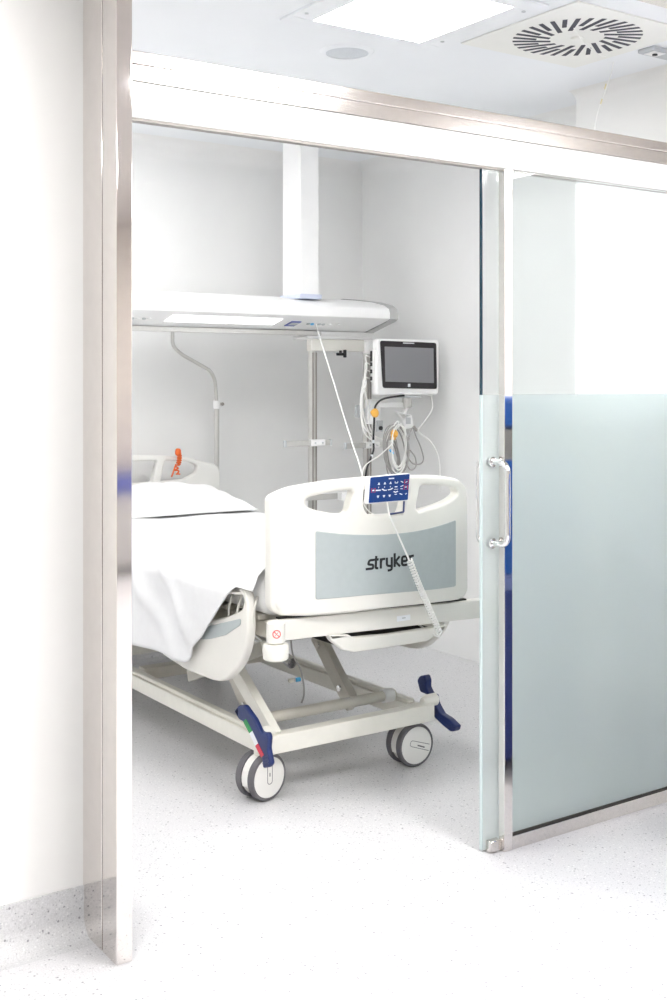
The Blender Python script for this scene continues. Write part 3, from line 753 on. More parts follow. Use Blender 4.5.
# ribs of the tread at the lower end
for k in range(3):
    a_ = at(263, 757 + k * 3.2, X=2.024); b_ = at(268.5, 755.8 + k * 3.2, X=2.024)
    bm = T([a_, b_], 0.0025, 6); link('tread_rib', bm, M['blue'], p1)
bm = pedal(2.835, ((416.5, 680), (419, 676), (424, 675), (426, 681), (425.5, 687), (429, 694), (433, 695), (434.5, 704), (440, 714), (448, 719), (455.5, 726.5), (454, 731.5), (450, 732), (443, 726.5), (434, 718), (430, 707), (429, 696), (419.5, 692)), 0.032, 0.008)
p2 = link('brake_pedal', bm, M['blue'], bed, SM)
for X, sgn in ((2.062, -1), (2.798, 1)):
    c = Vector((X + sgn * 0.010, 3.425, 0.245))
    bm = bmesh.new(); lathe(bm, [(0.014, -0.05), (0.022, -0.035), (0.023, 0.012), (0.018, 0.018)], c, (sgn, 0, 0), 24); link('pedal_hub', bm, M['frame_lt'], bed, SM)

# mattress
def soft_box(x0, x1, y0, y1, z0, z1, r, n=6):
    bm = B(x0, x1, y0, y1, z0, z1, r, n); return bm
link('mattress', soft_box(2.03, 2.852, 3.345, 5.30, 0.6535, 0.806, 0.045), M['mattress'], bed, SM)

# headboard with two grip openings
HY = 5.345
def Hh(px, py): p = at(px, py, Y=HY); return (p.x - BX, p.z, 0)
def mir(p): return (-p[0], p[1], 0)
right = [Hh(220.5, 500), Hh(220.5, 472), Hh(217.5, 464.5), Hh(205, 462), Hh(195, 458.5), Hh(165, 455.5), Hh(135, 455.3)]
right[0] = (right[1][0], 0.70, 0)
ho = fillet([mir(p) for p in reversed(right)][::1] + [], 0, 1) if False else None
pts = right + [mir(p) for p in reversed(right)]
ho = fillet(pts, [.0, .02, .02, .04, .05, .1, .1, .1, .1, .05, .04, .02, .02, 0], 5, True)
g1 = [Hh(165, 460.5), Hh(190, 462), Hh(198, 466), (Hh(196, 473)), Hh(184, 479), Hh(161, 481.5)]
g0 = [Hh(157.5, 460.8), (0.0, 1.045, 0), (0.0, 0.935, 0), Hh(152.5, 482)]
hr1 = fillet(g1, .015, 5, True)
c0 = Hh(157.5, 460.8); c1 = Hh(152.5, 482)
hr0 = fillet([c0, (-0.155, 1.048, 0), (-0.13, 0.93, 0), c1], .012, 5, True)
bm = plate([(p.x, p.y) for p in ho], [[(p.x, p.y) for p in hr1], [(p.x, p.y) for p in hr0]], 0.04, 0.010, lambda u, v, w: (BX + u, HY + 0.02 + w, v), None, 3)
link('headboard', bm, M['cream2'], bed, SM)
bm = bmesh.new(); box(bm, BX - 0.40, BX + 0.40, HY + 0.002, HY + 0.03, 0.60, 0.702, 0.004, 1); link('head_bar', bm, M['frame'], bed, SM)
# cranked lifting pole at the head end
PY = 5.42
lp = [at(172.5, 322, Y=PY), at(172.5, 346, Y=PY), at(181, 354, Y=PY), at(211, 371, Y=PY), at(215, 380, Y=PY), at(216.5, 402, Y=PY)]
bm = T(fillet(lp, 0.03, 6), 0.0095, 12); po = link('lifting_pole', bm, M['alu'], bed, SM)
a_ = at(216.7, 403, Y=PY)
bm = T([a_, Vector((a_.x, PY, 0.60))], 0.0135, 14); link('pole_sleeve', bm, M['alu'], po, SM)
bm = T([a_ + Vector((0, 0, 0.012)), a_ - Vector((0, 0, 0.03))], 0.019, 14); pc = link('pole_collar', bm, M['white'], po, SM)
bm = bmesh.new(); lathe(bm, [(0.007, 0.0), (0.009, 0.02), (0.005, 0.026)], a_ - Vector((-0.015, 0.0, 0.006)), (1, -0.4, 0), 12); link('collar_knob', bm, M['alu_dark'], po, SM)

# ================================================================== SHEET AND PILLOW
def sheet():
    bm = bmesh.new(); NY, NU = 90, 84
    Y0, Y1 = 3.352, 5.24
    def hangL(y):
        t = (y - 3.47) / (3.80 - 3.47); t = max(0.0, min(1.0, t))
        base = 0.03 + 0.365 * (t ** 0.92)
        return base + max(0, (y - 3.8)) * 0.02
    rows = []
    for i in range(NY + 1):
        y = Y0 + (Y1 - Y0) * i / NY; L = hangL(y); row = []
        # section: right drop 0.10, top from x=2.875 to 1.995, left drop L
        xr, xl, zt_, r = 2.872, 1.992, 0.818, 0.045
        top = (xr - xl); tot = 0.10 + top + L
        for k in range(NU + 1):
            # more samples on the hanging side
            f = k / NU
            s = f * (0.10 + top) / 0.6 if f < 0.6 else (0.10 + top) + (f - 0.6) / 0.4 * L
            if s < 0.10: x, z = xr + 0.004, zt_ - (0.10 - s)
            elif s < 0.10 + top: x, z = xr - (s - 0.10), zt_
            else: x, z = xl, zt_ - (s - 0.10 - top)
            # round the shoulder
            dx_ = x - xl
            if s < 0.10 + top and dx_ < r: z -= r * (1 - math.sqrt(max(0, 1 - ((r - dx_) / r) ** 2)))
            if s >= 0.10 + top:
                hh = s - 0.10 - top
                z -= r * (1 - min(1, hh / 0.30)) if L > 0.06 else r * 0.9
                fl = min(1, hh / 0.18)
                x -= 0.028 * min(1, hh / 0.06) + 0.012 * fl * math.sin(y * 9.0 + hh * 3) + 0.010 * fl * math.sin(y * 17 - hh * 7 + 1.0)
            else:
                e = min(1, max(0, (x - xl)) / 0.12)
                z += 0.004 * math.sin(x * 16 + y * 6) * e + 0.003 * math.sin(y * 11 - x * 9) * e
                if x - xl < 0.35:
                    z += 0.010 * math.exp(-((y - 4.05 - (x - xl) * 1.2) / 0.05) ** 2) + 0.008 * math.exp(-((y - 4.45 - (x - xl) * 0.8) / 0.05) ** 2)
            if s >= 0.10 + top:
                hh = s - 0.10 - top
                # long soft folds running down the side
                g = math.exp(-((y - 4.02 + hh * 0.9) / 0.045) ** 2) * 0.018 + math.exp(-((y - 4.35 + hh * 1.2) / 0.06) ** 2) * 0.016
                x -= g
            row.append(bm.verts.new((x, y, z)))
        rows.append(row)
    for i in range(NY):
        for k in range(NU): bm.faces.new((rows[i][k], rows[i][k + 1], rows[i + 1][k + 1], rows[i + 1][k]))
    return bm
sh_ = link('bed_sheet', sheet(), M['cotton'], None, PI)
tag(sh_, 'white sheet spread over the mattress and hanging down its left side', 'bed sheet')
md = sh_.modifiers.new('thickness', 'SOLIDIFY'); md.thickness = 0.004; md.offset = 1.0
rebase(sh_, (BX, 4.2, 0.81))

def pillow(cx_, cy_, z0, a, b, h):
    bm = bmesh.new(); N = 40; top, bot = [], []
    for i in range(N + 1):
        rt, rb = [], []
        for k in range(N + 1):
            u = -1 + 2 * i / N; v = -1 + 2 * k / N
            e = max(0, (1 - abs(u) ** 3.6)) ** 0.6 * max(0, (1 - abs(v) ** 2.6)) ** 0.55
            pin = 1 - 0.06 * (abs(v) ** 2) * (1 - abs(u) ** 2); pin2 = 1 - 0.05 * (abs(u) ** 2) * (1 - abs(v) ** 2)
            x = cx_ + a * u * pin2; y = cy_ + b * v * pin
            w = 0.010 * math.sin(7 * u + 2 * v) * e + 0.006 * math.sin(11 * v - 4 * u) * e
            slope = 0.055 * (v + 1) / 2                       # leans up against the headboard
            rt.append(bm.verts.new((x, y, z0 + 0.004 + h * e + w + slope * 1.0)))
            rb.append(bm.verts.new((x, y, z0 + 0.003 - 0.003 * e + slope * 0.35)) if 0 < i < N and 0 < k < N else rt[-1])
        top.append(rt); bot.append(rb)
    for i in range(N):
        for k in range(N):
            bm.faces.new((top[i][k], top[i + 1][k], top[i + 1][k + 1], top[i][k + 1]))
            q = [bot[i][k], bot[i][k + 1], bot[i + 1][k + 1], bot[i + 1][k]]
            try: bm.faces.new(q)
            except ValueError: pass
    return bm
pl = link('pillow', pillow(2.50, 5.06, 0.8275, 0.375, 0.255, 0.078), M['pillow'], None, PI)
tag(pl, 'plump white pillow lying at the head of the bed', 'pillow'); rebase(pl, (2.50, 5.06, 0.828))

# ================================================================== HAND CONTROL on the footboard
hc_y = 3.224
c0 = at(389, 489, Y=hc_y)
hc = thing('hand_control', 'blue keypad hand control hooked on the footboard with white coiled lead', 'remote control', (c0.x, hc_y, at(389, 505, Y=hc_y).z))
ol = [at(x, y, Y=hc_y) for x, y in ((369.2, 477), (410.5, 473.3), (408.5, 500.8), (367.2, 504.3))]
olv = fillet([(p.x, p.z, 0) for p in ol], 0.006, 4, True)
bm = plate([(p.x, p.y) for p in olv], [], 0.024, 0.004, lambda u, v, w: (u, hc_y + 0.012 + w, v), None, 3)
hb = link('case', bm, M['white'], hc, SM)
il = [at(x, y, Y=hc_y) for x, y in ((370.3, 477.3), (409.4, 473.9), (407.6, 499.8), (368.4, 503.0))]
bm = plate([(q.x, q.y) for q in fillet([(p.x, p.z, 0) for p in il], 0.004, 3, True)], [], 0.0016, 0.0004, lambda u, v, w: (u, hc_y - 0.0012 + w, v), None, 1)
kp = link('blue_keypad', bm, M['blue_pad'], hc, SM)
O = il[3]; ux = (il[2] - il[3]); uy = (il[0] - il[3])
def kf(u, v, w): p = O + ux * u + uy * v; return (p.x, hc_y - 0.0021 - w, p.z)
def km(pts, wd=0.02, closed=False):
    ribbon(kb, pts, wd, 0.0004, kf, closed)
kb = bmesh.new()
km([(0.46, 0.90), (0.60, 0.90)], 0.045)
for i, u in enumerate((0.22, 0.37, 0.515)):
    km([(u - 0.028, 0.70), (u + 0.028, 0.70)], 0.03); km([(u, 0.70), (u, 0.77)], 0.03)         # up arrows
    km([(u - 0.03, 0.25), (u + 0.03, 0.25)], 0.03); km([(u, 0.18), (u, 0.25)], 0.035)           # down arrows
    km([(u - 0.008, 0.58), (u + 0.008, 0.58)], 0.05)
km([(0.15, 0.47), (0.28, 0.47)], 0.05); km([(0.31, 0.51), (0.37, 0.45), (0.43, 0.45)], 0.04); km([(0.46, 0.46), (0.53, 0.47), (0.58, 0.52)], 0.04)
km([(0.63, 0.71), (0.63, 0.78)], 0.012); km([(0.63, 0.71), (0.70, 0.71)], 0.03); km([(0.70, 0.71), (0.70, 0.78)], 0.012)
km([(0.63, 0.56), (0.70, 0.56)], 0.04); km([(0.62, 0.46), (0.72, 0.46)], 0.02); km([(0.61, 0.38), (0.66, 0.34), (0.72, 0.38)], 0.04)
km([(0.64, 0.26), (0.70, 0.26)], 0.03)
km([(0.78, 0.77), (0.84, 0.71)], 0.03); km([(0.78, 0.55), (0.85, 0.60)], 0.025); km([(0.78, 0.47), (0.84, 0.46)], 0.025); km([(0.77, 0.28), (0.84, 0.23)], 0.035)
km([(0.92, 0.23), (0.95, 0.27)], 0.03); km([(0.90, 0.70), (0.95, 0.75)], 0.022); km([(0.89, 0.52), (0.95, 0.52)], 0.03); km([(0.065, 0.48), (0.115, 0.48)], 0.05)
link('white_symbol_print', kb, M['white_film'], kp)
for u, v in ((0.09, 0.48), (0.925, 0.73), (0.92, 0.51)):
    kb = bmesh.new()
    km([(u - 0.045, v - 0.08), (u + 0.045, v - 0.08), (u + 0.045, v + 0.08), (u - 0.045, v + 0.08)], 0.016, True)
    link('red_symbol_frame', kb, M['red_film'], kp)
# hook that holds it over the top grip and a blue bracket below
hk = [at(x, y, Y=hc_y + 0.02) for x, y in ((404, 501), (403.6, 512), (390.5, 514))]
bm = T(fillet(hk, 0.004, 3), 0.0034, 8); link('blue_holder_bracket', bm, principled('slate_blue_bracket', (0.06, 0.08, 0.20), 0.4), hc, SM)
bm = bmesh.new(); box(bm, c0.x - 0.03, c0.x + 0.03, hc_y + 0.020, hc_y + 0.024, c0.z - 0.03, c0.z + 0.045, 0.001, 1); link('back_hook', bm, M['white'], hc, SM)
# lead: straight first, then coiled over the footboard, and out to the bed frame
st = [at(x, y, Y=yy) for x, y, yy in ((387, 503, 3.23), (388.5, 512, 3.236), (391, 519, 3.228), (398, 535, 3.226), (407, 555, 3.224), (409.5, 561, 3.222))]
bm = T(spline(st, 8), 0.0034, 10); link('straight_lead', bm, M['cable'], hc, PI)
cl = [at(x, y, Y=yy) for x, y, yy in ((409.5, 560, 3.222), (419, 585, 3.224), (429, 608, 3.238), (437.5, 628, 3.242), (440, 634, 3.245))]
bm = T(helix(spline(cl, 6), 0.0088, 30, 12), 0.0034, 7); link('coiled_lead', bm, M['cable'], hc, PI)
e0 = cl[-1]
bm = T(spline([e0, e0 + Vector((0.004, 0.012, -0.012)), e0 + Vector((0.0, 0.05, -0.005)), e0 + Vector((-0.02, 0.10, 0.02))], 6), 0.0035, 8); link('lead_end', bm, M['cable'], hc, PI)

# ================================================================== CEILING PENDANT (medical supply beam)
pen = thing('supply_pendant', 'white ceiling-hung medical supply beam on a column above the bed', 'medical pendant', (3.19, 4.95, 1.68))
PXR = 3.66; PXL = 1.35
prof = [(4.752, 1.762), (4.750, 1.790), (4.760, 1.812), (4.80, 1.832), (4.90, 1.853), (5.06, 1.873), (5.17, 1.883), (5.27, 1.875), (5.30, 1.84), (5.30, 1.74), (5.26, 1.702), (4.985, 1.700), (4.960, 1.703), (4.775, 1.752)]
bm = extrude_prof(prof, lambda y, z: (PXL, y, z), lambda y, z: (PXR - 0.045, y, z))
bb = link('beam_body', bm, M['white'], pen, math.radians(30))
cyc = sum(p[0] for p in prof) / len(prof); czc = sum(p[1] for p in prof) / len(prof)
pe = [(cyc + (p[0] - cyc) * 1.012, czc + (p[1] - czc) * 1.05) for p in prof]
bm = extrude_prof(pe, lambda y, z: (PXR - 0.044, y, z), lambda y, z: (PXR + 0.006, y, z))
link('grey_end_cap', bm, noisy('grey_end_cap_plastic', (0.45, 0.45, 0.45), 0.4, 0.02, 20), pen, math.radians(30))
# reading light set into the inclined underside
def under(X, f, w):                                    # point on the inclined face, f = 0 front .. 1 back
    y = 4.775 + (4.960 - 4.775) * f; z = 1.752 + (1.703 - 1.752) * f
    n = Vector((0, -0.256, -0.966)); return Vector((X, y, z)) + n * w
def uplate(x0, x1, f0, f1, th, name, m, par, sk=0.0):
    bm = bmesh.new(); q = [(x0 - sk, f0), (x1 + sk * 0, f0), (x1 - sk, f1), (x0 - 2 * sk, f1)]
    a = [bm.verts.new(under(x, f, -0.002)) for x, f in q]; b = [bm.verts.new(under(x, f, th)) for x, f in q]
    bm.faces.new(a[::-1]); bm.faces.new(b)
    for i in range(4): bm.faces.new((a[i], a[(i + 1) % 4], b[(i + 1) % 4], b[i]))
    return link(name, bm, m, par)
xa = at(167, 321, Y=4.86).x; xb = at(276, 323, Y=4.86).x
uplate(xa, xb, 0.12, 0.62, 0.002, 'reading_light', M['lamp_small'], pen)
xs = at(293, 322, Y=4.86).x
so_ = uplate(xs - 0.028, xs + 0.028, 0.28, 0.66, 0.004, 'blue_socket', M['lblue'], pen)
uplate(xs - 0.020, xs + 0.022, 0.36, 0.54, 0.006, 'socket_shutter', M['grey'], so_)
for px, m in ((308, 'grey'), (312, 'cyan'), (319, 'grey'), (323, 'grey'), (329, 'white'), (338, 'white'), (132, 'grey'), (137, 'white'), (144, 'grey'), (149, 'white')):
    x = at(px, 323, Y=4.86).x; c = under(x, 0.45, 0)
    bm = bmesh.new(); lathe(bm, [(0.010, -0.002), (0.010, 0.004), (0.007, 0.006)], c, (0, -0.256, -0.966), 14); link('gas_outlet', bm, M[m], pen, SM)
# equipment rail along the lower back edge
xr_ = at(322, 330, Y=4.95).x
bm = bmesh.new(); box(bm, PXL, xr_, 4.955, 4.975, 1.676, 1.6995, 0.002, 1); link('equipment_rail', bm, M['alu'], pen, SM)
# ceiling column
bm = bmesh.new(); box(bm, 3.138, 3.244, 4.85, 5.02, 1.87, CEIL, 0.004, 2); link('column', bm, M['white'], pen, SM)
bm = bmesh.new(); box(bm, 3.126, 3.256, 4.838, 5.032, 1.852, 1.876, 0.004, 2); link('column_collar', bm, noisy('pale_blue_collar', (0.62, 0.66, 0.80), 0.4, 0.02, 20), pen, SM)
# carriage and the two vertical equipment poles
X1 = at(313, 350, Y=4.97).x; X2 = at(367.5, 350, Y=4.97).x
bm = bmesh.new(); box(bm, X1 - 0.05, X2 + 0.02, 4.95, 5.08, 1.660, 1.675, 0.003, 1); box(bm, X1 - 0.03, X2 + 0.03, 4.965, 5.06, 1.676, 1.699); link('carriage_plate', bm, M['white'], pen, SM)
bm = bmesh.new(); box(bm, X1 - 0.02, X2, 4.958, 5.00, 1.598, 1.659, 0.004, 2); link('carriage_bar', bm, M['cream'], pen, SM)
bm = bmesh.new(); lathe(bm, [(0.026, 1.585), (0.032, 1.59), (0.032, 1.656), (0.028, 1.6595)], (X2, 4.97, 0), 'z', 28); link('pole_socket', bm, M['white'], pen, SM)
for X in (X1, X2):
    bm = bmesh.new(); lathe(bm, [(0.019, 0.70), (0.022, 0.705), (0.022, 1.597)], (X, 4.975, 0), 'z', 24); pp = link('equipment_pole', bm, M['alu'], pen, SM)
    for gx in (-0.011, 0.008):
        bm = bmesh.new(); box(bm, X + gx - 0.0035, X + gx + 0.0035, 4.950, 4.957, 0.71, 1.59); link('pole_groove', bm, M['alu_dark'], pp)
c = at(341, 354, Y=4.955)
bm = bmesh.new(); box(bm, c.x - 0.03, c.x + 0.024, 4.945, 4.957, c.z - 0.008, c.z + 0.006, 0.002, 1); box(bm, c.x + 0.014, c.x + 0.026, 4.94, 4.957, c.z - 0.018, c.z + 0.022, 0.002, 1); box(bm, c.x - 0.012, c.x + 0.0, 4.945, 4.957, c.z + 0.004, c.z + 0.018, 0.002, 1)
link('black_hook', bm, M['black_plastic'], pen, SM)

# short accessory rails clamped to the poles
def acc_rail(xc, x0, x1, z, label, lbl_m='alu'):
    t = thing('accessory_rail', label, 'rail', (xc, 4.945, z), 'short steel rails on the pendant poles')
    bm = bmesh.new(); box(bm, x0, x1, 4.925, 4.937, z - 0.014, z + 0.014, 0.002, 1); link('rail_bar', bm, M[lbl_m], t, SM)
    for x in (x0, x1):
        bm = bmesh.new(); box(bm, x - 0.006, x + 0.006, 4.922, 4.940, z - 0.016, z + 0.016, 0.002, 1); link('end_stop', bm, M['grey'], t, SM)
    bm = bmesh.new(); box(bm, xc - 0.042, xc + 0.042, 4.915, 4.9495, z - 0.017, z + 0.017, 0.006, 2); cl_ = link('clamp', bm, M['white'], t, SM)
    for s in (-0.022, 0.022):
        bm = bmesh.new(); lathe(bm, [(0.005, 0), (0.005, 0.003)], (xc + s, 4.915, z), (0, -1, 0), 10); link('clamp_screw', bm, M['grey'], cl_)
a = at(285, 444, Y=4.93); b = at(330.5, 444, Y=4.93)
acc_rail(X1, a.x, b.x, a.z, 'short steel rail clamped across the left pendant pole, above the footboard')
a = at(345.5, 446, Y=4.93); b = at(392, 447, Y=4.93)
acc_rail(X2, a.x, b.x, a.z, 'short steel rail clamped across the right pendant pole, behind the cable loops')
a = at(322, 497, Y=4.93); b = at(351, 497, Y=4.93)
t = thing('accessory_box', 'small white box on a rail, seen through the footboard grip opening', 'equipment box', ((a.x + b.x) / 2, 4.91, a.z - 0.03))
bm = bmesh.new(); box(bm, a.x - 0.24, b.x, 4.925, 4.937, a.z - 0.014, a.z + 0.014, 0.002, 1); link('rail_bar', bm, M['alu'], t, SM)
bm = bmesh.new(); box(bm, (a.x + b.x) / 2, b.x + 0.01, 4.88, 4.9245, a.z - 0.02, a.z + 0.022, 0.004, 2); link('box_case', bm, M['white'], t, SM)
c = at(357.5, 411, Y=4.95)
t = thing('cable_hook', 'small grey hook plate beside the right pendant pole', 'hook', (c.x, 4.95, c.z - 0.04))
bm = bmesh.new(); box(bm, c.x - 0.012, c.x + 0.014, 4.945, 4.960, c.z - 0.035, c.z + 0.03, 0.003, 1); box(bm, c.x + 0.002, X2 - 0.023, 4.95, 4.96, c.z - 0.01, c.z + 0.01); link('hook_plate', bm, M['grey'], t, SM)

# ================================================================== PATIENT MONITOR
MYc = 4.74
m0 = at(376, 396, Y=MYc); m1 = at(439, 341, Y=MYc)
mx0, mx1, mz0, mz1 = m0.x, m1.x, m0.z, at(378, 338.5, Y=MYc).z
mon = thing('patient_monitor', 'white patient monitor with a grey screen in a dark bezel on the pendant', 'monitor', ((mx0 + mx1) / 2, MYc + 0.06, mz0))
bm = plate([(p.x, p.y) for p in fillet([(mx0, mz0, 0), (mx1, mz0 + 0.004, 0), (mx1 + 0.004, mz1, 0), (mx0 + 0.006, mz1, 0)], 0.022, 6, True)], [], 0.040, 0.012, lambda u, v, w: (u, MYc + 0.020 + w, v), None, 4)
mb = link('monitor_case', bm, M['white'], mon, SM)
bq = [at(x, y, Y=MYc) for x, y in ((379.8, 340.6), (435.8, 342.8), (436.6, 389), (382.5, 388))]
bm = plate([(p.x, p.y) for p in fillet([(p.x, p.z, 0) for p in bq], 0.014, 5, True)], [], 0.006, 0.002, lambda u, v, w: (u, MYc - 0.002 + w, v), None, 2)
bz = link('dark_bezel', bm, M['bezel'], mon, SM)
sq = [at(x, y, Y=MYc) for x, y in ((384, 346.6), (432.8, 348.3), (433.2, 383), (384.8, 381.6))]
bm = plate([(p.x, p.z) for p in sq], [], 0.002, 0.0004, lambda u, v, w: (u, MYc - 0.0055 + w, v), None, 1)
link('grey_screen', bm, M['screen'], bz)
c = at(408.5, 385.3, Y=MYc); bm = bmesh.new(); box(bm, c.x - 0.008, c.x + 0.008, MYc - 0.0068, MYc - 0.0045, c.z - 0.008, c.z + 0.008, 0.0006, 1); link('power_button', bm, M['white_film'], bz)
c = at(408, 343.2, Y=MYc); bm = bmesh.new(); box(bm, c.x - 0.036, c.x + 0.036, MYc - 0.0064, MYc - 0.0045, c.z - 0.0022, c.z + 0.0022); link('top_print', bm, M['white_film'], bz)
bm = bmesh.new(); box(bm, mx0 - 0.010, mx0 + 0.006, MYc + 0.010, MYc + 0.036, mz0 + 0.07, mz0 + 0.235, 0.004, 2); sm_ = link('side_module', bm, M['white'], mon, SM)
sock = []
for i in range(4):
    z = mz0 + 0.088 + i * 0.036
    bm = bmesh.new(); box(bm, mx0 - 0.016, mx0 - 0.0095, MYc + 0.016, MYc + 0.030, z - 0.010 - (0.012 if i == 3 else 0), z + 0.010 + (0.022 if i == 3 else 0), 0.002, 1); link('side_socket', bm, M['black_plastic'], sm_, SM)
    sock.append(Vector((mx0 - 0.0215, MYc + 0.023, z)))
# bracket that carries the monitor from the right pole
c = at(406, 400, Y=MYc + 0.05)
bm = bmesh.new(); box(bm, c.x - 0.07, c.x + 0.07, MYc + 0.01, MYc + 0.10, mz0 - 0.012, mz0 - 0.001, 0.003, 2); link('mount_plate', bm, M['grey'], mon, SM)
bm = bmesh.new(); lathe(bm, [(0.022, -0.05), (0.026, -0.045), (0.026, 0.0)], (c.x + 0.01, MYc + 0.055, mz0 - 0.0125), 'z', 20); link('swivel', bm, M['alu'], mon, SM)
bm = bmesh.new(); beam(bm, (X2 + 0.03, 4.935, mz0 - 0.05), (c.x + 0.01, MYc + 0.06, mz0 - 0.05), 0.05, 0.026, 0.006); link('support_arm', bm, M['white'], mon, SM)
bm = bmesh.new(); box(bm, X2 - 0.032, X2 + 0.036, 4.90, 4.9495, mz0 - 0.15, mz0 - 0.02, 0.006, 2); link('pole_clamp', bm, M['white'], mon, SM)
bm = bmesh.new(); box(bm, X2 + 0.0, X2 + 0.04, 4.885, 4.8995, mz0 - 0.19, mz0 - 0.13, 0.004, 2); pa_ = link('clamp_lever', bm, M['grey'], mon, SM)
bm = bmesh.new(); lathe(bm, [(0.011, 0), (0.011, 0.008)], (X2 + 0.02, 4.884, mz0 - 0.17), (0, -1, 0), 14); link('lever_knob', bm, M['black_plastic'], pa_, SM)
hq = [at(x, y, Y=MYc + 0.03) for x, y in ((396, 411), (412, 415), (414, 428), (405, 429), (404, 421))]
bm = plate([(p.x, p.y) for p in fillet([(p.x, p.z, 0) for p in hq], 0.006, 3, True)], [], 0.02, 0.004, lambda u, v, w: (u, MYc + 0.04 + w, v), None, 2)
hk_ = link('cable_holder', bm, M['white'], mon, SM)
bm = bmesh.new(); beam(bm, (at(404, 415, Y=MYc + .04).x, MYc + 0.045, at(404, 415, Y=MYc + .04).z), (c.x + 0.01, MYc + 0.055, mz0 - 0.055), 0.02, 0.02, 0.003); link('holder_stem', bm, M['white'], mon, SM)
sl_ = [at(x, y, Y=MYc + 0.03) for x, y in ((405.8, 417.5), (410.5, 417.5), (410.5, 424), (405.8, 424))]
bm = plate([(p.x, p.z) for p in sl_], [], 0.002, 0.0004, lambda u, v, w: (u, MYc + 0.029 + w, v), None, 1); link('holder_slot', bm, M['grey'], hk_)

# cables ------------------------------------------------------------
LY = 4.72
def loop_cable(center, rx, rz, tilt, n, seed, y0=LY, sq=0.0):
    rnd = random.Random(seed); pts = []
    for t in range(n):
        c = at(center[0] + rnd.uniform(-1.6, 1.6), center[1] + rnd.uniform(-2.5, 2.5), Y=y0)
        a, b = rx * rnd.uniform(0.8, 1.12), rz * rnd.uniform(0.88, 1.08)
        ph = rnd.uniform(-0.25, 0.25) + tilt
        for k in range(14):
            q = 2 * PI * k / 14 + PI / 2
            x, z = a * math.cos(q), b * math.sin(q)
            pts.append((c.x + x * math.cos(ph) - z * math.sin(ph), y0 - 0.010 * t / max(1, n) * 3 + 0.012 * math.sin(q * 1 + t), c.z + x * math.sin(ph) + z * math.cos(ph)))
    return spline(pts, 4)
t = thing('cable_coil', 'looped grey and white monitor cables hanging left of the white holder', 'cable coil', tuple(at(394, 475, Y=LY)), 'looped cables under the monitor')
link('grey_cable_loop', T(loop_cable((395, 450), 0.072, 0.128, 0.05, 4, 3), 0.0034, 7), M['cable_grey'], t, PI)
link('white_cable_loop', T(loop_cable((396, 448), 0.055, 0.115, -0.1, 4, 5, LY - 0.012), 0.0036, 7), M['cable'], t, PI)
link('grey_cable_loop', T(loop_cable((392, 457), 0.045, 0.100, 0.12, 4, 9, LY + 0.012), 0.0034, 7), M['cable_grey'], t, PI)
c = at(394.5, 433.5, Y=LY - 0.035); bm = bmesh.new(); lathe(bm, [(0.010, -0.012), (0.020, -0.008), (0.022, 0.004), (0.014, 0.012)], c, (0.2, -1, 0.2), 14); box(bm, c.x - 0.022, c.x + 0.006, c.y - 0.006, c.y + 0.006, c.z - 0.032, c.z - 0.008, 0.003, 1); link('amber_clip', bm, M['amber'], t, SM)
a = at(390, 450, Y=LY - 0.03); b = at(393, 453.5, Y=LY - 0.03); link('cyan_tag', T([a, b], 0.006, 8), M['cyan'], t)
a = at(396, 466, Y=LY - 0.01); b = at(397, 476, Y=LY - 0.01); link('lead_connector', T([a, b], 0.010, 10), M['grey'], t, SM)
t = thing('cable_coil', 'open grey cable loops hanging from the right of the white holder', 'cable coil', tuple(at(416, 465, Y=LY)), 'looped cables under the monitor')
link('grey_cable_loop', T(spline([at(x, y, Y=LY) for x, y in ((413, 427), (416, 436), (421, 448), (423.5, 459), (420, 464), (413, 463.5), (408, 457), (407, 448), (409, 438))], 8), 0.0038, 7), M['cable_grey'], t, PI)
link('grey_cable_loop', T(spline([at(x, y, Y=LY + .01) for x, y in ((412, 428), (408, 440), (405.5, 455), (407, 465), (411.5, 470), (416, 466), (415, 457), (410, 450))], 8), 0.0038, 7), M['cable_grey'], t, PI)
bm = bmesh.new(); p_ = at(413.5, 427, Y=LY); q_ = at(416.5, 430.5, Y=LY); tube(bm, [p_, q_], 0.009, 8); link('dark_connector', bm, M['alu_dark'], t, SM)
cb = link('monitor_cable', T(spline([at(x, y, Y=LY + .05) for x, y in ((431, 396), (432, 409), (424, 422), (418, 430), (421, 434), (430, 441), (437, 453), (439.5, 466), (440, 492))], 8), 0.0034, 7), M['cable'], None, PI)
tag(cb, 'thin white cable curving down right of the monitor, clear of the loops', 'cable'); rebase(cb, at(440, 492, Y=LY + .05))
# leads from the side sockets
for i, (s_, tail) in enumerate(zip(sock[::-1], (((367, 368), (364, 385), (368, 405), (369, 425), (376, 440)), ((365, 374), (361.5, 392), (363, 412), (367, 428), (374, 445)), ((365, 381), (361, 396), (361.5, 420), (366, 435), (380, 446)), ((366, 384), (362, 398), (363, 424), (371, 434), (383, 440))))):
    pts = [s_, s_ + Vector((-0.03, -0.004, 0.004))] + [at(x, y, Y=4.80 - 0.012 * i) for x, y in tail]
    o = link('sensor_lead', T(spline(pts, 8), 0.0036, 7), M['cable'], None, PI)
    tag(o, ('white lead from the uppermost lead socket on the monitor side', 'white lead from the second lead socket on the monitor side', 'white lead from the third lead socket on the monitor side', 'white lead from the lowest socket on the monitor side')[i], 'cable', 'leads plugged into the monitor side')
    rebase(o, pts[-1])
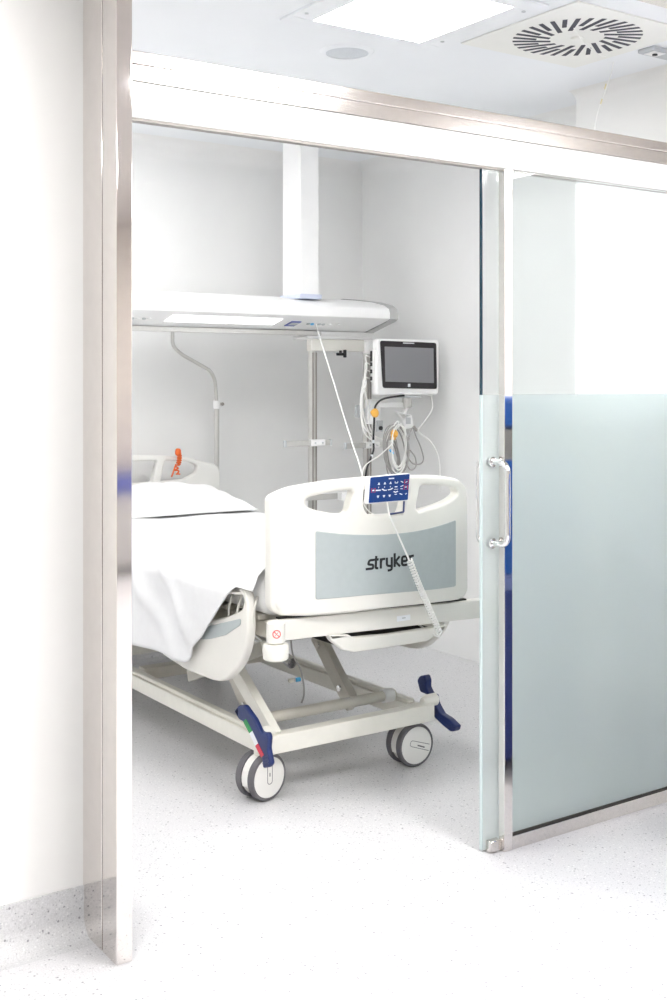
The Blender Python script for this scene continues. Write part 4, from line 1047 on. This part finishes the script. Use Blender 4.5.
# black mains lead with an amber clip
pts = [at(x, y, Y=yy) for x, y, yy in ((404, 395.5, 4.745), (396, 396.5, 4.735), (383, 399, 4.73), (376, 405, 4.73), (374.5, 413, 4.73), (374, 425, 4.73), (373.4, 440, 4.73), (373.5, 450, 4.73), (370, 460, 4.73), (366.5, 470, 4.73), (365, 484, 4.735), (364.5, 500, 4.74))]
t = thing('mains_lead', 'black cable with an amber clip drooping from under the monitor', 'cable', tuple(pts[-1]))
link('black_cable', T(spline(pts, 8), 0.0052, 8), M['black_plastic'], t, PI)
c = at(375, 413, Y=4.722); bm = bmesh.new(); lathe(bm, [(0.014, -0.012), (0.021, -0.008), (0.023, 0.004), (0.012, 0.012)], c, (0.1, -1, 0.1), 14); box(bm, c.x - 0.026, c.x - 0.006, c.y - 0.006, c.y + 0.006, c.z - 0.006, c.z + 0.012, 0.003, 1); link('amber_clip', bm, M['amber'], t, SM)
for x, y in ((373.3, 441.5), (371.7, 456)):
    c = at(x, y, Y=4.73); link('white_marker', T([c + Vector((0, 0, 0.008)), c - Vector((0, 0, 0.008))], 0.0062, 8), M['white_film'], t)
# long white cable from the pendant outlet to the footboard
x = at(316, 326, Y=4.86).x
pts = [under(x, 0.45, 0.004), at(319, 335, Y=4.80), at(330, 370, Y=4.70), at(342, 410, Y=4.60), at(353, 445, Y=4.50), at(360.5, 468, Y=4.45), at(363, 485, Y=4.44), at(362, 500, Y=4.44)]
o = link('call_cable', T(spline(pts, 10), 0.0038, 8), M['cable'], None, PI)
tag(o, 'long white cable slanting from the pendant beam down behind the footboard', 'cable'); rebase(o, pts[-1])
pts = [at(392, 444, Y=4.66), at(380, 455, Y=4.62), at(368, 463, Y=4.55), at(363, 470, Y=4.50), at(361, 486, Y=4.47)]
o = link('monitor_cable', T(spline(pts, 8), 0.0030, 7), M['cable'], None, PI)
tag(o, 'thin white cable crossing from the cable loops to the footboard', 'cable'); rebase(o, pts[-1])
# leads behind the footboard openings
pts = [at(x, y, Y=3.31) for x, y in ((363, 488), (361, 494), (362, 500), (366, 508), (372, 513.5), (380, 516))]
o = link('thin_lead', T(spline(pts, 8), 0.0022, 7), M['cable'], None, PI)
tag(o, 'thin white lead in the middle grip opening under the blue keypad', 'cable'); rebase(o, pts[-1])

# orange coiled cord on the headboard
pts = [at(x, y, Y=5.325) for x, y in ((177.5, 450), (179.5, 457), (178.5, 464))]
pts2 = [at(x, y, Y=5.325) for x, y in ((178, 464), (176.5, 469), (178.5, 475))]
t = thing('orange_cord', 'orange coiled cord hanging over the headboard', 'cord', tuple(at(175, 477, Y=5.325)))
link('coiled_cord', T(helix(spline(pts, 8), 0.0095, 7, 14), 0.0044, 7), M['orange'], t, PI)
link('loose_coil', T(helix(spline(pts2, 8), 0.0085, 3, 14), 0.0040, 7), M['orange'], t, PI)
bm = bmesh.new(); c = at(178, 452, Y=5.323); lathe(bm, [(0.008, -0.018), (0.014, -0.012), (0.016, 0.0), (0.014, 0.012), (0.008, 0.018)], c, (0.1, 0, 1), 14); link('cord_knot', bm, M['orange'], t, SM)
link('cord_tail', T(spline([at(x, y, Y=5.325) for x, y in ((176, 464), (174, 470), (171.5, 477))], 6), 0.0042, 7), M['orange'], t, PI)

# ================================================================== CORRIDOR THINGS (mirrored in the polished steel)
tx0, tx1, ty0, ty1 = 2.87, 3.37, 1.68, 2.15
t = thing('medical_trolley', 'blue drawer trolley in the corridor, mirrored as a blue strip in the door stile', 'trolley', ((tx0 + tx1) / 2, (ty0 + ty1) / 2, 0))
bm = bmesh.new(); box(bm, tx0, tx1, ty0, ty1, 0.055, 0.68, 0.008, 2); link('cabinet', bm, M['trol'], t, SM)
bm = bmesh.new(); box(bm, tx0 - 0.01, tx1 + 0.01, ty0 - 0.01, ty1 + 0.01, 0.681, 0.735, 0.006, 2); link('worktop', bm, noisy('pale_blue_worktop', (0.22, 0.28, 0.62), 0.4, 0.02, 20), t, SM)
bm = bmesh.new(); box(bm, tx0 + 0.005, tx1 - 0.01, ty0 + 0.02, ty1 - 0.003, 0.736, 0.90, 0.006, 2); link('storage_bin', bm, M['trol_lt'], t, SM)
bm = bmesh.new(); box(bm, tx0 + 0.005, tx1 - 0.01, ty0 + 0.02, ty1 - 0.003, 0.901, 1.155, 0.006, 2); link('storage_bin', bm, M['trol_lt'], t, SM)
bm = bmesh.new(); box(bm, tx0 + 0.005, tx1 - 0.01, ty0 + 0.02, ty1 - 0.003, 1.156, 1.27, 0.006, 2); link('grey_top_box', bm, M['hall_grey'], t, SM)
bm = bmesh.new(); box(bm, tx0 + 0.005, tx1 - 0.12, ty0 + 0.12, ty1 - 0.003, 1.271, 1.39, 0.03, 4); link('blue_cover', bm, M['trol_lt'], t, SM)
for k in range(3):
    z = 0.09 + k * 0.195
    bm = bmesh.new(); box(bm, tx0 + 0.02, tx1 - 0.02, ty0 - 0.016, ty0 - 0.001, z, z + 0.175, 0.004, 2); dr = link('drawer', bm, M['trol_lt'], t, SM)
    bm = bmesh.new(); box(bm, tx0 + 0.12, tx1 - 0.12, ty0 - 0.036, ty0 - 0.0165, z + 0.12, z + 0.135, 0.004, 2); link('drawer_handle', bm, M['chrome'], dr, SM)
for x in (tx0 + 0.06, tx1 - 0.06):
    for y in (ty0 + 0.06, ty1 - 0.06):
        bm = bmesh.new(); lathe(bm, [(0.045, -0.014), (0.049, -0.01), (0.049, 0.01), (0.045, 0.014)], (x, y, 0.05), 'x', 24); link('castor_wheel', bm, M['tyre'], t, SM)
cx0, cx1 = 2.2, 4.2
t = thing('storage_counter', 'low grey counter with a blue top edge against the far corridor wall', 'counter', ((cx0 + cx1) / 2, -2.9, 0))
bm = bmesh.new(); box(bm, cx0, cx1, -3.18, -2.60, 0.08, 0.615, 0.006, 2); link('counter_body', bm, M['hall_grey'], t, SM)
bm = bmesh.new(); box(bm, cx0 - 0.02, cx1 + 0.02, -3.18, -2.58, 0.616, 0.735, 0.006, 2); link('blue_counter_top', bm, M['trol'], t, SM)
bm = bmesh.new(); box(bm, cx0 + 0.02, cx1 - 0.02, -3.16, -2.64, 0.0, 0.079); link('plinth', bm, M['dark'], t)

# ================================================================== WORLD AND COLOUR
w = bpy.data.worlds.new('world'); SC.world = w; w.use_nodes = True
w.node_tree.nodes['Background'].inputs[0].default_value = (1, 1, 1, 1)
w.node_tree.nodes['Background'].inputs[1].default_value = 0.6
SC.view_settings.view_transform = 'Standard'; SC.view_settings.look = 'None'
SC.view_settings.gamma = 1.0; SC.view_settings.use_curve_mapping = False
SC.view_settings.exposure = 0.6
SC.cycles.use_denoising = True
SC.cycles.max_bounces = 14; SC.cycles.diffuse_bounces = 7; SC.cycles.glossy_bounces = 5
SC.cycles.transmission_bounces = 10; SC.cycles.transparent_max_bounces = 12
SC.cycles.caustics_reflective = False; SC.cycles.caustics_refractive = True
SC.cycles.sample_clamp_indirect = 6.0
